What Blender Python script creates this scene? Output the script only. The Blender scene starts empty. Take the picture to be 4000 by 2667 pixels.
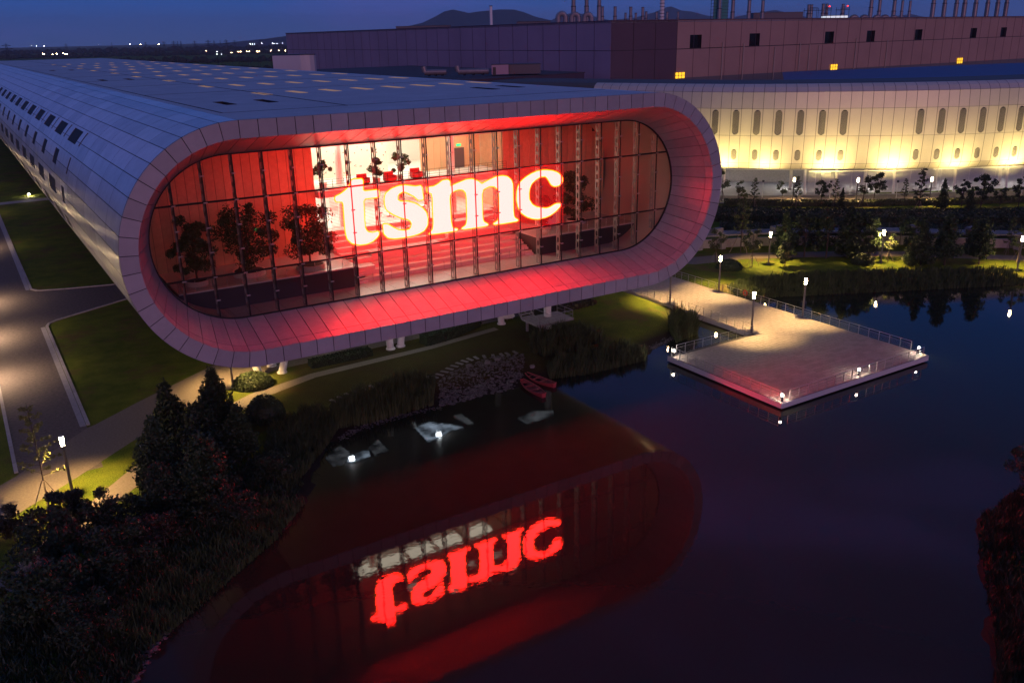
import bpy, bmesh, math, random
import numpy as np
from mathutils import Vector, Matrix
random.seed(11)
R = math.radians
sc = bpy.context.scene
col = sc.collection

# ------------------------------------------------------------------ camera
CAM_M = [[0.846077, -0.191059, 0.4976446], [-0.5326937, -0.2684043, 0.8026186], [-0.0197775, -0.9441693, -0.3288666]]
cd = bpy.data.cameras.new('camera'); cam = bpy.data.objects.new('camera', cd); col.objects.link(cam)
cd.sensor_width = 36.0; cd.lens = 3430 / 4000 * 36; cd.clip_start = 0.5; cd.clip_end = 40000
m = Matrix([[CAM_M[i][0], -CAM_M[i][1], -CAM_M[i][2], 0] for i in range(3)] + [[0, 0, 0, 1]])
m.translation = (0, 0, 36)
cam.matrix_world = m
sc.camera = cam

# ------------------------------------------------------------------ sky at dusk
SKY = 1.25
w = bpy.data.worlds.new('World'); sc.world = w; w.use_nodes = True
nt = w.node_tree; nt.nodes.clear()
N = nt.nodes.new; Lk = nt.links.new
wo = N('ShaderNodeOutputWorld'); bg = N('ShaderNodeBackground'); bg.inputs['Strength'].default_value = SKY
sky = N('ShaderNodeTexSky'); sky.sky_type = 'NISHITA'; sky.sun_disc = False
sky.sun_elevation = R(-3.2); sky.sun_rotation = R(200); sky.altitude = 50; sky.air_density = 1.0; sky.dust_density = 1.2; sky.ozone_density = 4.0
# the dusk sky: Nishita twilight, lifted and graded to the deep blue of the hour, with faint mauve cloud veils
tc = N('ShaderNodeTexCoord'); mp = N('ShaderNodeMapping'); mp.inputs['Scale'].default_value = (1.2, 1.2, 5.0)
nz = N('ShaderNodeTexNoise'); nz.inputs['Scale'].default_value = 2.6; nz.inputs['Detail'].default_value = 5
rp = N('ShaderNodeValToRGB'); rp.color_ramp.elements[0].position = .50; rp.color_ramp.elements[1].position = .72
rp.color_ramp.elements[0].color = (0, 0, 0, 1); rp.color_ramp.elements[1].color = (1, 1, 1, 1)
sep = N('ShaderNodeSeparateXYZ'); gr = N('ShaderNodeValToRGB')
e = gr.color_ramp.elements
e[0].position = 0.0; e[0].color = (.042, .078, .23, 1)
e[1].position = 1.0; e[1].color = (.022, .050, .15, 1)
for p, c in ((.05, (.016, .074, .31, 1)), (.14, (.008, .066, .30, 1)), (.4, (.022, .048, .155, 1))):
    k = e.new(p); k.color = c
mixc = N('ShaderNodeMixRGB'); mixc.blend_type = 'MIX'
mixc.inputs['Color2'].default_value = (.075, .080, .32, 1)
mulc = N('ShaderNodeMath'); mulc.operation = 'MULTIPLY'; mulc.inputs[1].default_value = .75
nsc = N('ShaderNodeMixRGB'); nsc.blend_type = 'ADD'; nsc.inputs['Fac'].default_value = 1.0
nmul = N('ShaderNodeMixRGB'); nmul.blend_type = 'MULTIPLY'; nmul.inputs['Fac'].default_value = 1.0
nmul.inputs['Color2'].default_value = (.015, .013, .018, 1)
Lk(tc.outputs['Generated'], mp.inputs['Vector']); Lk(mp.outputs[0], nz.inputs['Vector']); Lk(nz.outputs['Fac'], rp.inputs[0])
Lk(tc.outputs['Generated'], sep.inputs[0]); Lk(sep.outputs['Z'], gr.inputs[0])
Lk(rp.outputs[0], mulc.inputs[0]); Lk(mulc.outputs[0], mixc.inputs['Fac']); Lk(gr.outputs[0], mixc.inputs['Color1'])
Lk(sky.outputs[0], nmul.inputs['Color1']); Lk(mixc.outputs[0], nsc.inputs['Color1']); Lk(nmul.outputs[0], nsc.inputs['Color2'])
Lk(nsc.outputs[0], bg.inputs['Color']); Lk(bg.outputs[0], wo.inputs[0])

# the afterglow of the sun that has just set behind the camera: very weak and very soft
sd = bpy.data.lights.new('sun', 'SUN'); sd.energy = 1.15; sd.angle = R(40); sd.color = (1.0, .43, .47)
sun = bpy.data.objects.new('sun', sd); col.objects.link(sun)
sun.rotation_euler = Vector((.30, .95, -.04)).to_track_quat('-Z', 'Y').to_euler()

vs = sc.view_settings; vs.view_transform = 'Standard'; vs.look = 'None'; vs.exposure = 0; vs.gamma = 1; vs.use_curve_mapping = False
sc.display_settings.display_device = 'sRGB'
cy = sc.cycles
cy.use_denoising = True; cy.max_bounces = 6; cy.diffuse_bounces = 3; cy.glossy_bounces = 3; cy.transparent_max_bounces = 12
cy.transmission_bounces = 4; cy.volume_bounces = 0; cy.caustics_reflective = False; cy.caustics_refractive = False
cy.sample_clamp_indirect = 4.0; cy.use_light_tree = True
try: cy.denoiser = 'OPENIMAGEDENOISE'; cy.denoising_input_passes = 'RGB_ALBEDO_NORMAL'
except Exception: pass

# ------------------------------------------------------------------ materials
def mat(name, c, rough=.6, metal=0., var=0., vscale=4., bump=0., bscale=20., emit=None, estr=0., rnd=0., spec=.5, c2=None, coord='Object', detail=4):
    M = bpy.data.materials.new(name); M.use_nodes = True
    t = M.node_tree; b = t.nodes['Principled BSDF']
    b.inputs['Base Color'].default_value = (*c, 1); b.inputs['Roughness'].default_value = rough
    b.inputs['Metallic'].default_value = metal; b.inputs['Specular IOR Level'].default_value = spec
    src = None
    if var or c2:
        co = t.nodes.new('ShaderNodeTexCoord'); n = t.nodes.new('ShaderNodeTexNoise')
        n.inputs['Scale'].default_value = vscale; n.inputs['Detail'].default_value = detail; n.inputs['Roughness'].default_value = .65
        t.links.new(co.outputs[coord], n.inputs['Vector'])
        r = t.nodes.new('ShaderNodeValToRGB'); r.color_ramp.elements[0].position = .3; r.color_ramp.elements[1].position = .7
        a = c2 if c2 else tuple(x * (1 + var) for x in c); lo = c if c2 else tuple(x * (1 - var) for x in c)
        r.color_ramp.elements[0].color = (*lo, 1); r.color_ramp.elements[1].color = (*a, 1)
        t.links.new(n.outputs['Fac'], r.inputs[0]); src = r.outputs[0]
        if src: t.links.new(src, b.inputs['Base Color'])
    if rnd:
        oi = t.nodes.new('ShaderNodeObjectInfo'); mr = t.nodes.new('ShaderNodeMapRange')
        mr.inputs['To Min'].default_value = 1 - rnd; mr.inputs['To Max'].default_value = 1 + rnd
        mx = t.nodes.new('ShaderNodeMixRGB'); mx.blend_type = 'MULTIPLY'; mx.inputs['Fac'].default_value = 1
        if src: t.links.new(src, mx.inputs['Color1'])
        else: mx.inputs['Color1'].default_value = (*c, 1)
        t.links.new(oi.outputs['Random'], mr.inputs['Value']); t.links.new(mr.outputs[0], mx.inputs['Color2'])
        t.links.new(mx.outputs[0], b.inputs['Base Color'])
    if bump:
        co = t.nodes.new('ShaderNodeTexCoord'); n = t.nodes.new('ShaderNodeTexNoise'); n.inputs['Scale'].default_value = bscale; n.inputs['Detail'].default_value = 5
        bp = t.nodes.new('ShaderNodeBump'); bp.inputs['Strength'].default_value = bump; bp.inputs['Distance'].default_value = .05
        t.links.new(co.outputs[coord], n.inputs['Vector']); t.links.new(n.outputs['Fac'], bp.inputs['Height']); t.links.new(bp.outputs[0], b.inputs['Normal'])
    if emit:
        b.inputs['Emission Color'].default_value = (*emit, 1); b.inputs['Emission Strength'].default_value = estr
    return M

def mat_glass(name, tint, f0=.06, rough=.02):
    M = bpy.data.materials.new(name); M.use_nodes = True; t = M.node_tree; t.nodes.clear()
    o = t.nodes.new('ShaderNodeOutputMaterial'); mx = t.nodes.new('ShaderNodeMixShader'); tr = t.nodes.new('ShaderNodeBsdfTransparent')
    gl = t.nodes.new('ShaderNodeBsdfGlossy'); fr = t.nodes.new('ShaderNodeFresnel'); fr.inputs[0].default_value = 1.5
    tr.inputs[0].default_value = (*tint, 1); gl.inputs['Roughness'].default_value = rough; gl.inputs['Color'].default_value = (.9, .9, .9, 1)
    t.links.new(fr.outputs[0], mx.inputs[0]); t.links.new(tr.outputs[0], mx.inputs[1]); t.links.new(gl.outputs[0], mx.inputs[2]); t.links.new(mx.outputs[0], o.inputs[0])
    return M

def mat_emit(name, c, s):
    M = bpy.data.materials.new(name); M.use_nodes = True; t = M.node_tree; t.nodes.clear()
    o = t.nodes.new('ShaderNodeOutputMaterial'); em = t.nodes.new('ShaderNodeEmission'); em.inputs[0].default_value = (*c, 1); em.inputs[1].default_value = s
    t.links.new(em.outputs[0], o.inputs[0]); return M

WARM = (1.0, .66, .30)
m_fascia = mat('fascia_aluminium', (.42, .40, .42), .42, .1, rnd=.10, var=.06, vscale=1.1, bump=.14, bscale=.7)
m_liner = mat('liner_aluminium', (.32, .30, .31), .36, .1, rnd=.09, var=.08, vscale=1.5, bump=.12, bscale=.7)
m_shell = mat('shell_aluminium', (.74, .74, .76), .27, .25, rnd=.14, var=.10, vscale=.45, bump=.14, bscale=.5)
m_joint = mat('joint_dark', (.02, .02, .022), .7)
m_roof = mat('roof_membrane', (.52, .53, .55), .55, .1, var=.12, vscale=.25, detail=6)
m_dark = mat('dark_metal', (.025, .024, .026), .45, .3)
m_fin = mat('fin_steel', (.38, .36, .35), .4, .3)
m_glass = mat_glass('facade_glass', (.86, .86, .85))
m_darkglass = mat('dark_window_glass', (.012, .014, .018), .06, 0, spec=.6)
m_litglass = mat('lit_window_glass', (.1, .1, .12), .2, emit=(.75, .82, 1.0), estr=.35)
m_frame = mat('window_frame', (.10, .10, .11), .45, .2)
m_wood = mat('timber_board', (.58, .36, .21), .5, rnd=.10, var=.12, vscale=2)
m_tile = mat('pale_floor_tile', (.55, .52, .50), .22, rnd=.05, var=.06)
m_stone = mat('pale_stone', (.62, .57, .53), .45, rnd=.05)
m_white = mat('white_plaster', (.78, .76, .72), .6)
m_darkfront = mat('dark_stone_front', (.05, .042, .045), .35)
m_conc = mat('concrete', (.34, .33, .33), .75, var=.15, vscale=2.5, bump=.2, bscale=30, rnd=.05)
m_pav = mat('paving_slab', (.25, .22, .20), .7, rnd=.14, var=.12, vscale=6, bump=.15, bscale=40)
m_steel = mat('rail_steel', (.45, .44, .43), .35, .7)
m_asph = mat('asphalt', (.115, .095, .085), .85, var=.35, vscale=3, bump=.4, bscale=60, coord='Object')
m_kerb = mat('kerb_stone', (.36, .34, .33), .8, rnd=.12, var=.15, vscale=3)
m_brickpath = mat('path_paver', (.175, .145, .115), .8, var=.25, vscale=5, bump=.3, bscale=40)
m_bark = mat('bark', (.07, .052, .04), .9, bump=.5, bscale=25)
m_white_steel = mat('white_painted_steel', (.72, .71, .68), .45, rnd=.03)
m_leafA = mat('leaf_green', (.035, .060, .018), .55, rnd=.2, c2=(.075, .10, .03), vscale=1.2)
m_leafB = mat('leaf_conifer', (.016, .034, .012), .6, rnd=.25, c2=(.034, .062, .020), vscale=1.5)
m_leafC = mat('leaf_rusty', (.026, .036, .014), .6, rnd=.25, c2=(.050, .044, .020), vscale=.8)
m_leafE = mat('leaf_yellow_green', (.10, .115, .020), .55, c2=(.19, .19, .04), vscale=2)
m_leafD = mat('leaf_indoor', (.030, .050, .016), .5, rnd=.1, c2=(.07, .09, .03), vscale=2)
m_reed = mat('reed_blade', (.028, .055, .014), .7, rnd=.1, c2=(.075, .10, .030), vscale=1.2)
m_rock = mat('shore_rock', (.15, .14, .13), .8, rnd=.45, var=.3, vscale=5, bump=.4, bscale=12)
def mat_tube(name, c, s):                # a glowing clear tube: lets the lamp inside shine out
    M = mat_emit(name, c, s); t = M.node_tree; a = t.nodes.new('ShaderNodeAddShader'); tr = t.nodes.new('ShaderNodeBsdfTransparent')
    em = [n for n in t.nodes if n.type == 'EMISSION'][0]; o = [n for n in t.nodes if n.type == 'OUTPUT_MATERIAL'][0]
    t.links.new(em.outputs[0], a.inputs[0]); t.links.new(tr.outputs[0], a.inputs[1]); t.links.new(a.outputs[0], o.inputs[0]); return M
m_lamp = mat_tube('lamp_head_light', (1.0, .66, .30), 110)
m_bollard = mat_emit('bollard_light', (1.0, .82, .62), 420)

# ------------------------------------------------------------------ mesh helpers
class MB:
    def __init__(s): s.v = []; s.f = []
    def add(s, v, f):
        o = len(s.v); s.v += [tuple(x) for x in v]; s.f += [tuple(i + o for i in q) for q in f]; return s
    def box(s, x0, x1, y0, y1, z0, z1):
        return s.add([(x0, y0, z0), (x1, y0, z0), (x1, y1, z0), (x0, y1, z0), (x0, y0, z1), (x1, y0, z1), (x1, y1, z1), (x0, y1, z1)],
                     [(0, 3, 2, 1), (4, 5, 6, 7), (0, 1, 5, 4), (1, 2, 6, 5), (2, 3, 7, 6), (3, 0, 4, 7)])
    def bar(s, p, q, wd, ht):           # rectangular bar from p to q
        p = Vector(p); q = Vector(q); d = (q - p).normalized(); up = Vector((0, 0, 1))
        if abs(d.z) > .95: up = Vector((1, 0, 0))
        a = d.cross(up).normalized() * wd / 2; b = a.cross(d).normalized() * ht / 2
        return s.add([p - a - b, p + a - b, p + a + b, p - a + b, q - a - b, q + a - b, q + a + b, q - a + b],
                     [(0, 3, 2, 1), (4, 5, 6, 7), (0, 1, 5, 4), (1, 2, 6, 5), (2, 3, 7, 6), (3, 0, 4, 7)])
    def tube(s, p, q, r0, r1=None, n=8, caps=True):
        r1 = r0 if r1 is None else r1; p = Vector(p); q = Vector(q); d = (q - p).normalized()
        up = Vector((0, 0, 1)) if abs(d.z) < .95 else Vector((1, 0, 0))
        a = d.cross(up).normalized(); b = d.cross(a)
        v = [p + (a * math.cos(t) + b * math.sin(t)) * r0 for t in [2 * math.pi * i / n for i in range(n)]] + \
            [q + (a * math.cos(t) + b * math.sin(t)) * r1 for t in [2 * math.pi * i / n for i in range(n)]]
        f = [(i, (i + 1) % n, n + (i + 1) % n, n + i) for i in range(n)]
        if caps: f += [tuple(range(n))[::-1], tuple(range(n, 2 * n))]
        return s.add(v, f)
    def path(s, pts, r, n=8):
        for a, b in zip(pts[:-1], pts[1:]): s.tube(a, b, r, r, n)
        return s
    def prism(s, pts, z0, z1):
        n = len(pts)
        return s.add([(x, y, z0) for x, y in pts] + [(x, y, z1) for x, y in pts],
                     [tuple(range(n))[::-1], tuple(range(n, 2 * n))] + [(i, (i + 1) % n, n + (i + 1) % n, n + i) for i in range(n)])
    def lathe(s, prof, c=(0, 0, 0), n=12):
        o = len(s.v)
        for r, z in prof: s.v += [(c[0] + r * math.cos(2 * math.pi * i / n), c[1] + r * math.sin(2 * math.pi * i / n), c[2] + z) for i in range(n)]
        for k in range(len(prof) - 1):
            for i in range(n): s.f.append((o + k * n + i, o + k * n + (i + 1) % n, o + (k + 1) * n + (i + 1) % n, o + (k + 1) * n + i))
        s.f.append(tuple(o + i for i in range(n))[::-1]); s.f.append(tuple(o + (len(prof) - 1) * n + i for i in range(n)))
        return s
    def data(s, name, mt, smooth=False):
        me = bpy.data.meshes.new(name); me.from_pydata(s.v, [], s.f); me.materials.append(mt)
        if smooth: me.polygons.foreach_set('use_smooth', [True] * len(me.polygons))
        me.update(); return me
    def build(s, name, mt, parent=None, smooth=False, **kw): return link(name, s.data(name, mt, smooth), parent, **kw)

WLOC = {}
def link(name, me, parent=None, loc=None, rz=0, kind=None, label=None, cat=None, group=None):
    o = bpy.data.objects.new(name, me); col.objects.link(o)
    if loc is not None: o.location = loc
    if rz: o.rotation_euler = (0, 0, rz)
    if parent is not None:
        o.parent = parent; o.matrix_parent_inverse = Matrix.Translation(-WLOC.get(parent.name, Vector((0, 0, 0))))
    WLOC[o.name] = Vector(loc) if loc is not None else Vector((0, 0, 0))
    if kind: o['kind'] = kind
    if label: o['label'] = label
    if cat: o['category'] = cat
    if group: o['group'] = group
    return o
def thing(name, label, cat, loc=(0, 0, 0), group=None):
    return link(name, None, None, loc, label=label, cat=cat, group=group)
def copy_tree(o, parent=None, **kw):
    c = o.copy(); col.objects.link(c)
    if parent is not None: c.parent = parent
    for ch in o.children: copy_tree(ch, c)
    for k, v in kw.items():
        if k == 'loc': c.location = v
        elif k == 'rz': c.rotation_euler = (0, 0, v)
        elif k == 'scale': c.scale = v if hasattr(v, '__len__') else (v, v, v)
        else: c[k] = v
    return c
ORD = ['first', 'second', 'third', 'fourth', 'fifth', 'sixth', 'seventh', 'eighth', 'ninth', 'tenth', 'eleventh', 'twelfth', 'thirteenth', 'fourteenth', 'fifteenth',
       'sixteenth', 'seventeenth', 'eighteenth', 'nineteenth', 'twentieth', 'twenty-first', 'twenty-second', 'twenty-third', 'twenty-fourth', 'twenty-fifth', 'twenty-sixth', 'twenty-seventh', 'twenty-eighth', 'twenty-ninth', 'thirtieth', 'thirty-first', 'thirty-second', 'thirty-third', 'thirty-fourth', 'thirty-fifth', 'thirty-sixth']
def at(px, py, depth):                   # a point of the photograph (4000 wide) at a given depth in metres, used for far things
    d = [(px - 2000) / 3430, (py - 1333.5) / 3430, 1.0]
    return Vector([sum(CAM_M[i][j] * d[j] for j in range(3)) * depth for i in range(3)]) + Vector((0, 0, 36))

# ------------------------------------------------------------------ terrain and pond
POND = [(3.1, 48.6), (4.4, 50.6), (7.8, 55.1), (11.6, 57), (15, 58.8), (18.5, 62.5), (21.5, 67), (23.5, 71), (26, 73.6), (29, 74.8), (32.2, 75.3), (37.5, 74.9), (40.8, 75.0),
        (46.9, 74.5), (51.1, 74.2), (58.8, 73.6), (64, 73.6), (67, 75.6), (70, 76.4), (74, 77.4), (77, 80.5), (80, 84.5), (85, 86), (89.2, 84.6), (93.3, 82.4), (98.1, 81.6), (103.6, 77.6),
        (112.2, 74.3), (121, 69.4), (128.9, 65), (145, 57), (165, 42), (160, 20), (110, 24), (80, 30.5), (69, 32.6), (61.5, 31.8), (57, 29), (53, 26), (48, 23), (43, 19), (20, 14), (-8, 28), (-1, 43)]
PA = np.array(POND); PB = np.roll(PA, -1, 0)
def pond_sd(P):                          # signed distance, negative inside the pond
    P = np.asarray(P, float); d = np.full(len(P), 1e9); inside = np.zeros(len(P), bool)
    for a, b in zip(PA, PB):
        ab = b - a; t = np.clip(((P - a) @ ab) / (ab @ ab), 0, 1); q = P - a - t[:, None] * ab
        d = np.minimum(d, np.hypot(q[:, 0], q[:, 1]))
        c = (a[1] > P[:, 1]) != (b[1] > P[:, 1])
        with np.errstate(divide='ignore', invalid='ignore'):
            xi = a[0] + (P[:, 1] - a[1]) * (b[0] - a[0]) / (b[1] - a[1])
        inside ^= c & (P[:, 0] < xi)
    return np.where(inside, -d, d)
def ground_z(P):
    s = pond_sd(P); P = np.asarray(P, float)
    o = np.clip(s / 5.0, 0, 1); zo = o * o * (3 - 2 * o) * 1.0
    i = np.clip(-s / 3.0, 0, 1); z = np.where(s > 0, zo, -i * 1.2)
    under = (P[:, 0] > 78.4) & (P[:, 0] < 90.0) & (P[:, 1] > 70) & (P[:, 1] < 107.2)   # the ground dips under the walkway
    return np.where(under, np.minimum(z, .35), z)
def gz(x, y): return float(ground_z([(x, y)])[0])
def axis(lo, hi, st, far):
    a = list(np.arange(lo, hi + .01, st)); g = st; x = hi
    while x < far: g *= 1.45; x += g; a.append(x)
    g = st; x = lo; b = []
    while x > -far: g *= 1.45; x -= g; b.append(x)
    return b[::-1] + a
xs = axis(-12, 172, .8, 14000); ys = axis(14, 112, .8, 14000)
GX, GY = np.meshgrid(xs, ys); PP = np.stack([GX.ravel(), GY.ravel()], 1); Z = ground_z(PP)
sdv = pond_sd(PP); bumpy = np.array([math.sin(x * 1.7) * math.cos(y * 1.3) + math.sin(x * .61 + y * .9) for x, y in PP]) * .04
Z = Z + np.where((sdv > -2) & (sdv < 4.5), bumpy, 0)
nx_ = len(xs); V = [(float(a), float(b), float(c)) for (a, b), c in zip(PP, Z)]
F = [(j * nx_ + i, j * nx_ + i + 1, (j + 1) * nx_ + i + 1, (j + 1) * nx_ + i) for j in range(len(ys) - 1) for i in range(nx_ - 1)]
def mat_grass():
    M = mat('lawn_grass', (.062, .112, .012), .9, c2=(.17, .20, .028), vscale=.35, detail=8, spec=.08)
    t = M.node_tree; b = t.nodes['Principled BSDF']; r = [n for n in t.nodes if n.type == 'VALTORGB'][0]
    co = [n for n in t.nodes if n.type == 'TEX_COORD'][0]
    n2 = t.nodes.new('ShaderNodeTexNoise'); n2.inputs['Scale'].default_value = 9; n2.inputs['Detail'].default_value = 6; n2.inputs['Roughness'].default_value = .8
    t.links.new(co.outputs['Object'], n2.inputs['Vector'])
    r2 = t.nodes.new('ShaderNodeValToRGB'); r2.color_ramp.elements[0].position = .32; r2.color_ramp.elements[1].position = .68
    r2.color_ramp.elements[0].color = (.22, .24, .2, 1); r2.color_ramp.elements[1].color = (1.6, 1.55, 1.2, 1)
    mx = t.nodes.new('ShaderNodeMixRGB'); mx.blend_type = 'MULTIPLY'; mx.inputs['Fac'].default_value = 1
    t.links.new(n2.outputs['Fac'], r2.inputs[0]); t.links.new(r.outputs[0], mx.inputs['Color1']); t.links.new(r2.outputs[0], mx.inputs['Color2']); t.links.new(mx.outputs[0], b.inputs['Base Color'])
    n4 = t.nodes.new('ShaderNodeTexNoise'); n4.inputs['Scale'].default_value = .16; n4.inputs['Detail'].default_value = 7; n4.inputs['Roughness'].default_value = .7
    r4 = t.nodes.new('ShaderNodeValToRGB'); r4.color_ramp.elements[0].position = .51; r4.color_ramp.elements[1].position = .62; r4.color_ramp.elements[0].color = (0, 0, 0, 1); r4.color_ramp.elements[1].color = (.75, .75, .75, 1)
    dry = t.nodes.new('ShaderNodeMixRGB'); dry.inputs['Color2'].default_value = (.13, .085, .035, 1)
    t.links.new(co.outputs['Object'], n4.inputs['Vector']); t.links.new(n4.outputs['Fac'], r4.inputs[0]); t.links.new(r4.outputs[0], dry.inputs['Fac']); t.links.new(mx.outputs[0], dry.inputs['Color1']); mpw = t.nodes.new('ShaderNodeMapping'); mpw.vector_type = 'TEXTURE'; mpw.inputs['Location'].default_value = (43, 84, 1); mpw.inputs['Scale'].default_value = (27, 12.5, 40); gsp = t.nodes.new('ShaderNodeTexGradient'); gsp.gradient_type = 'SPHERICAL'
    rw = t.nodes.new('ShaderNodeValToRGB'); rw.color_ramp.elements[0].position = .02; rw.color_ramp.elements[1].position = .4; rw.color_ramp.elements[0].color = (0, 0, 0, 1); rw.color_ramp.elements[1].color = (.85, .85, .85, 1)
    shade_turf = t.nodes.new('ShaderNodeMixRGB'); shade_col = t.nodes.new('ShaderNodeMixRGB'); shade_col.blend_type = 'MULTIPLY'; shade_col.inputs['Fac'].default_value = 1; shade_col.inputs['Color1'].default_value = (.050, .034, .020, 1)  # shade under the building painted brown over the dormant turf
    t.links.new(co.outputs['Object'], mpw.inputs[0]); t.links.new(mpw.outputs[0], gsp.inputs[0]); t.links.new(gsp.outputs['Fac'], rw.inputs[0]); t.links.new(rw.outputs[0], shade_turf.inputs['Fac']); t.links.new(r2.outputs[0], shade_col.inputs['Color2']); t.links.new(shade_col.outputs[0], shade_turf.inputs['Color2']); t.links.new(dry.outputs[0], shade_turf.inputs['Color1'])
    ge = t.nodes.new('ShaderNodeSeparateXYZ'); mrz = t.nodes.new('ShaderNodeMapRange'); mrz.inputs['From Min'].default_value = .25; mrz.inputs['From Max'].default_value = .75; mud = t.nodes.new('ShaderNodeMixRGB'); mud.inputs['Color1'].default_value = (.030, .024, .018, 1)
    t.links.new(co.outputs['Object'], ge.inputs[0]); t.links.new(ge.outputs['Z'], mrz.inputs['Value']); t.links.new(mrz.outputs[0], mud.inputs['Fac']); t.links.new(shade_turf.outputs[0], mud.inputs['Color2']); t.links.new(mud.outputs[0], b.inputs['Base Color'])
    n3 = t.nodes.new('ShaderNodeTexNoise'); n3.inputs['Scale'].default_value = 14; n3.inputs['Detail'].default_value = 4
    bp = t.nodes.new('ShaderNodeBump'); bp.inputs['Strength'].default_value = .8; bp.inputs['Distance'].default_value = .08
    t.links.new(co.outputs['Object'], n3.inputs['Vector']); t.links.new(n3.outputs['Fac'], bp.inputs['Height']); t.links.new(bp.outputs[0], b.inputs['Normal'])
    return M
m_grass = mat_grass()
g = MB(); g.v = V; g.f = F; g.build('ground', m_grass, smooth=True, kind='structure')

def mat_water():
    M = bpy.data.materials.new('pond_water'); M.use_nodes = True; t = M.node_tree; b = t.nodes['Principled BSDF']
    b.inputs['Base Color'].default_value = (.015, .020, .012, 1); b.inputs['Roughness'].default_value = .02; b.inputs['IOR'].default_value = 1.333
    co = t.nodes.new('ShaderNodeTexCoord'); mp = t.nodes.new('ShaderNodeMapping'); mp.inputs['Scale'].default_value = (1.0, 1.5, 1); mp.inputs['Rotation'].default_value = (0, 0, .55)
    n = t.nodes.new('ShaderNodeTexNoise'); n.inputs['Scale'].default_value = 1.9; n.inputs['Detail'].default_value = 3.0; n.inputs['Roughness'].default_value = .5
    bp = t.nodes.new('ShaderNodeBump'); bp.inputs['Strength'].default_value = .042; bp.inputs['Distance'].default_value = .05
    t.links.new(co.outputs['Object'], mp.inputs[0]); t.links.new(mp.outputs[0], n.inputs['Vector']); t.links.new(n.outputs['Fac'], bp.inputs['Height']); t.links.new(bp.outputs[0], b.inputs['Normal'])
    return M
wp = MB(); wp.add([(-30, 5, 0), (190, 5, 0), (190, 100, 0), (-30, 100, 0)], [(0, 1, 2, 3)])
wp.build('water', mat_water(), kind='structure')
def strip(name, pts, z, mt, **kw):
    b = MB(); b.add([(x, y, z) for x, y in pts], [tuple(range(len(pts)))]); return b.build(name, mt, **kw)
# roads and paths on the left
strip('road', [(-.5, 78), (5.9, 78), (5.9, 420), (-.5, 420)], 1.004, m_asph, kind='structure')
strip('side_street', [(5.9, 126.8), (17, 133.9), (60, 134), (60, 143.6), (17, 143.4), (10.4, 145), (5.9, 147.6)], 1.004, m_asph, kind='structure')
strip('path', [(-9, 66.4), (3.2, 76.7), (10.7, 83.6), (15.3, 87.6), (26, 92.6), (60, 93.5), (60, 95.5), (26, 98.6), (20.4, 98.2), (11.3, 91.8), (6.7, 88.2), (5.9, 87.8), (-.5, 80.6), (-12, 70.5)], 1.008, m_brickpath, kind='structure')
strip('footpath', [(-4, 62.4), (3.0, 70.6), (8.6, 77.0), (14.5, 82.8), (21.6, 87.2), (29, 89.2), (44, 89.8), (54, 91.3), (54, 90.2), (44, 88.7), (29, 87.8), (22.5, 85.4), (16, 80.8), (10.2, 75.2), (7.7, 72.5), (4.8, 69.4), (-2, 61.2)], 1.012, m_brickpath, kind='structure')
strip('gravel_path', [(9.0, 74.0), (7.7, 72.4), (8.6, 70.6), (8.4, 67.8), (7.2, 65.0), (4, 61), (6.5, 60.5), (9.6, 64.5), (11, 68), (11.0, 71.5)], 1.006, mat('gravel', (.13, .11, .10), .9, var=.4, vscale=30, bump=.6, bscale=60), kind='structure')

def kerb(name, pts, width=.32, h=.14, off=0., seg=2.0):
    t = link(name, None, None, (pts[0][0], pts[0][1], 1), kind='structure')
    for a, b in zip(pts[:-1], pts[1:]):
        a = Vector((*a, 0)); b = Vector((*b, 0)); L = (b - a).length; n = max(1, round(L / seg)); d = (b - a) / n
        for i in range(n):
            p = a + d * (i + .01); q = a + d * (i + .99)
            k = MB().bar((p.x, p.y, 1 + h / 2 - .02), (q.x, q.y, 1 + h / 2 - .02), width, h + .04); k.build('kerb_stone', m_kerb, t)
    return t
kerb('kerb', [(6.1, 88.4), (6.1, 126.0), (6.5, 127.2), (7.6, 128.3), (17.2, 133.6)])
kerb('kerb', [(17.2, 143.4), (10.4, 145.2), (6.9, 146.6), (6.1, 148.0), (6.0, 175), (6.0, 236)], seg=3)
kerb('kerb', [(-.65, 81), (-.65, 130)])
strip('kerb_gutter', [(5.35, 88.4), (5.9, 88.4), (5.9, 126), (5.35, 126)], 1.010, m_conc, kind='structure')
strip('kerb_gutter', [(5.35, 148), (5.9, 148), (5.9, 236), (5.35, 236)], 1.010, m_conc, kind='structure')
m_paint = mat('road_paint', (.75, .74, .70), .6, var=.1, vscale=8)
strip('road_arrow', [(.35, 148.2), (.6, 148.2), (.6, 150.6), (.95, 150.6), (.47, 152.2), (0, 150.6), (.35, 150.6)], 1.012, m_paint, kind='structure')

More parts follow.
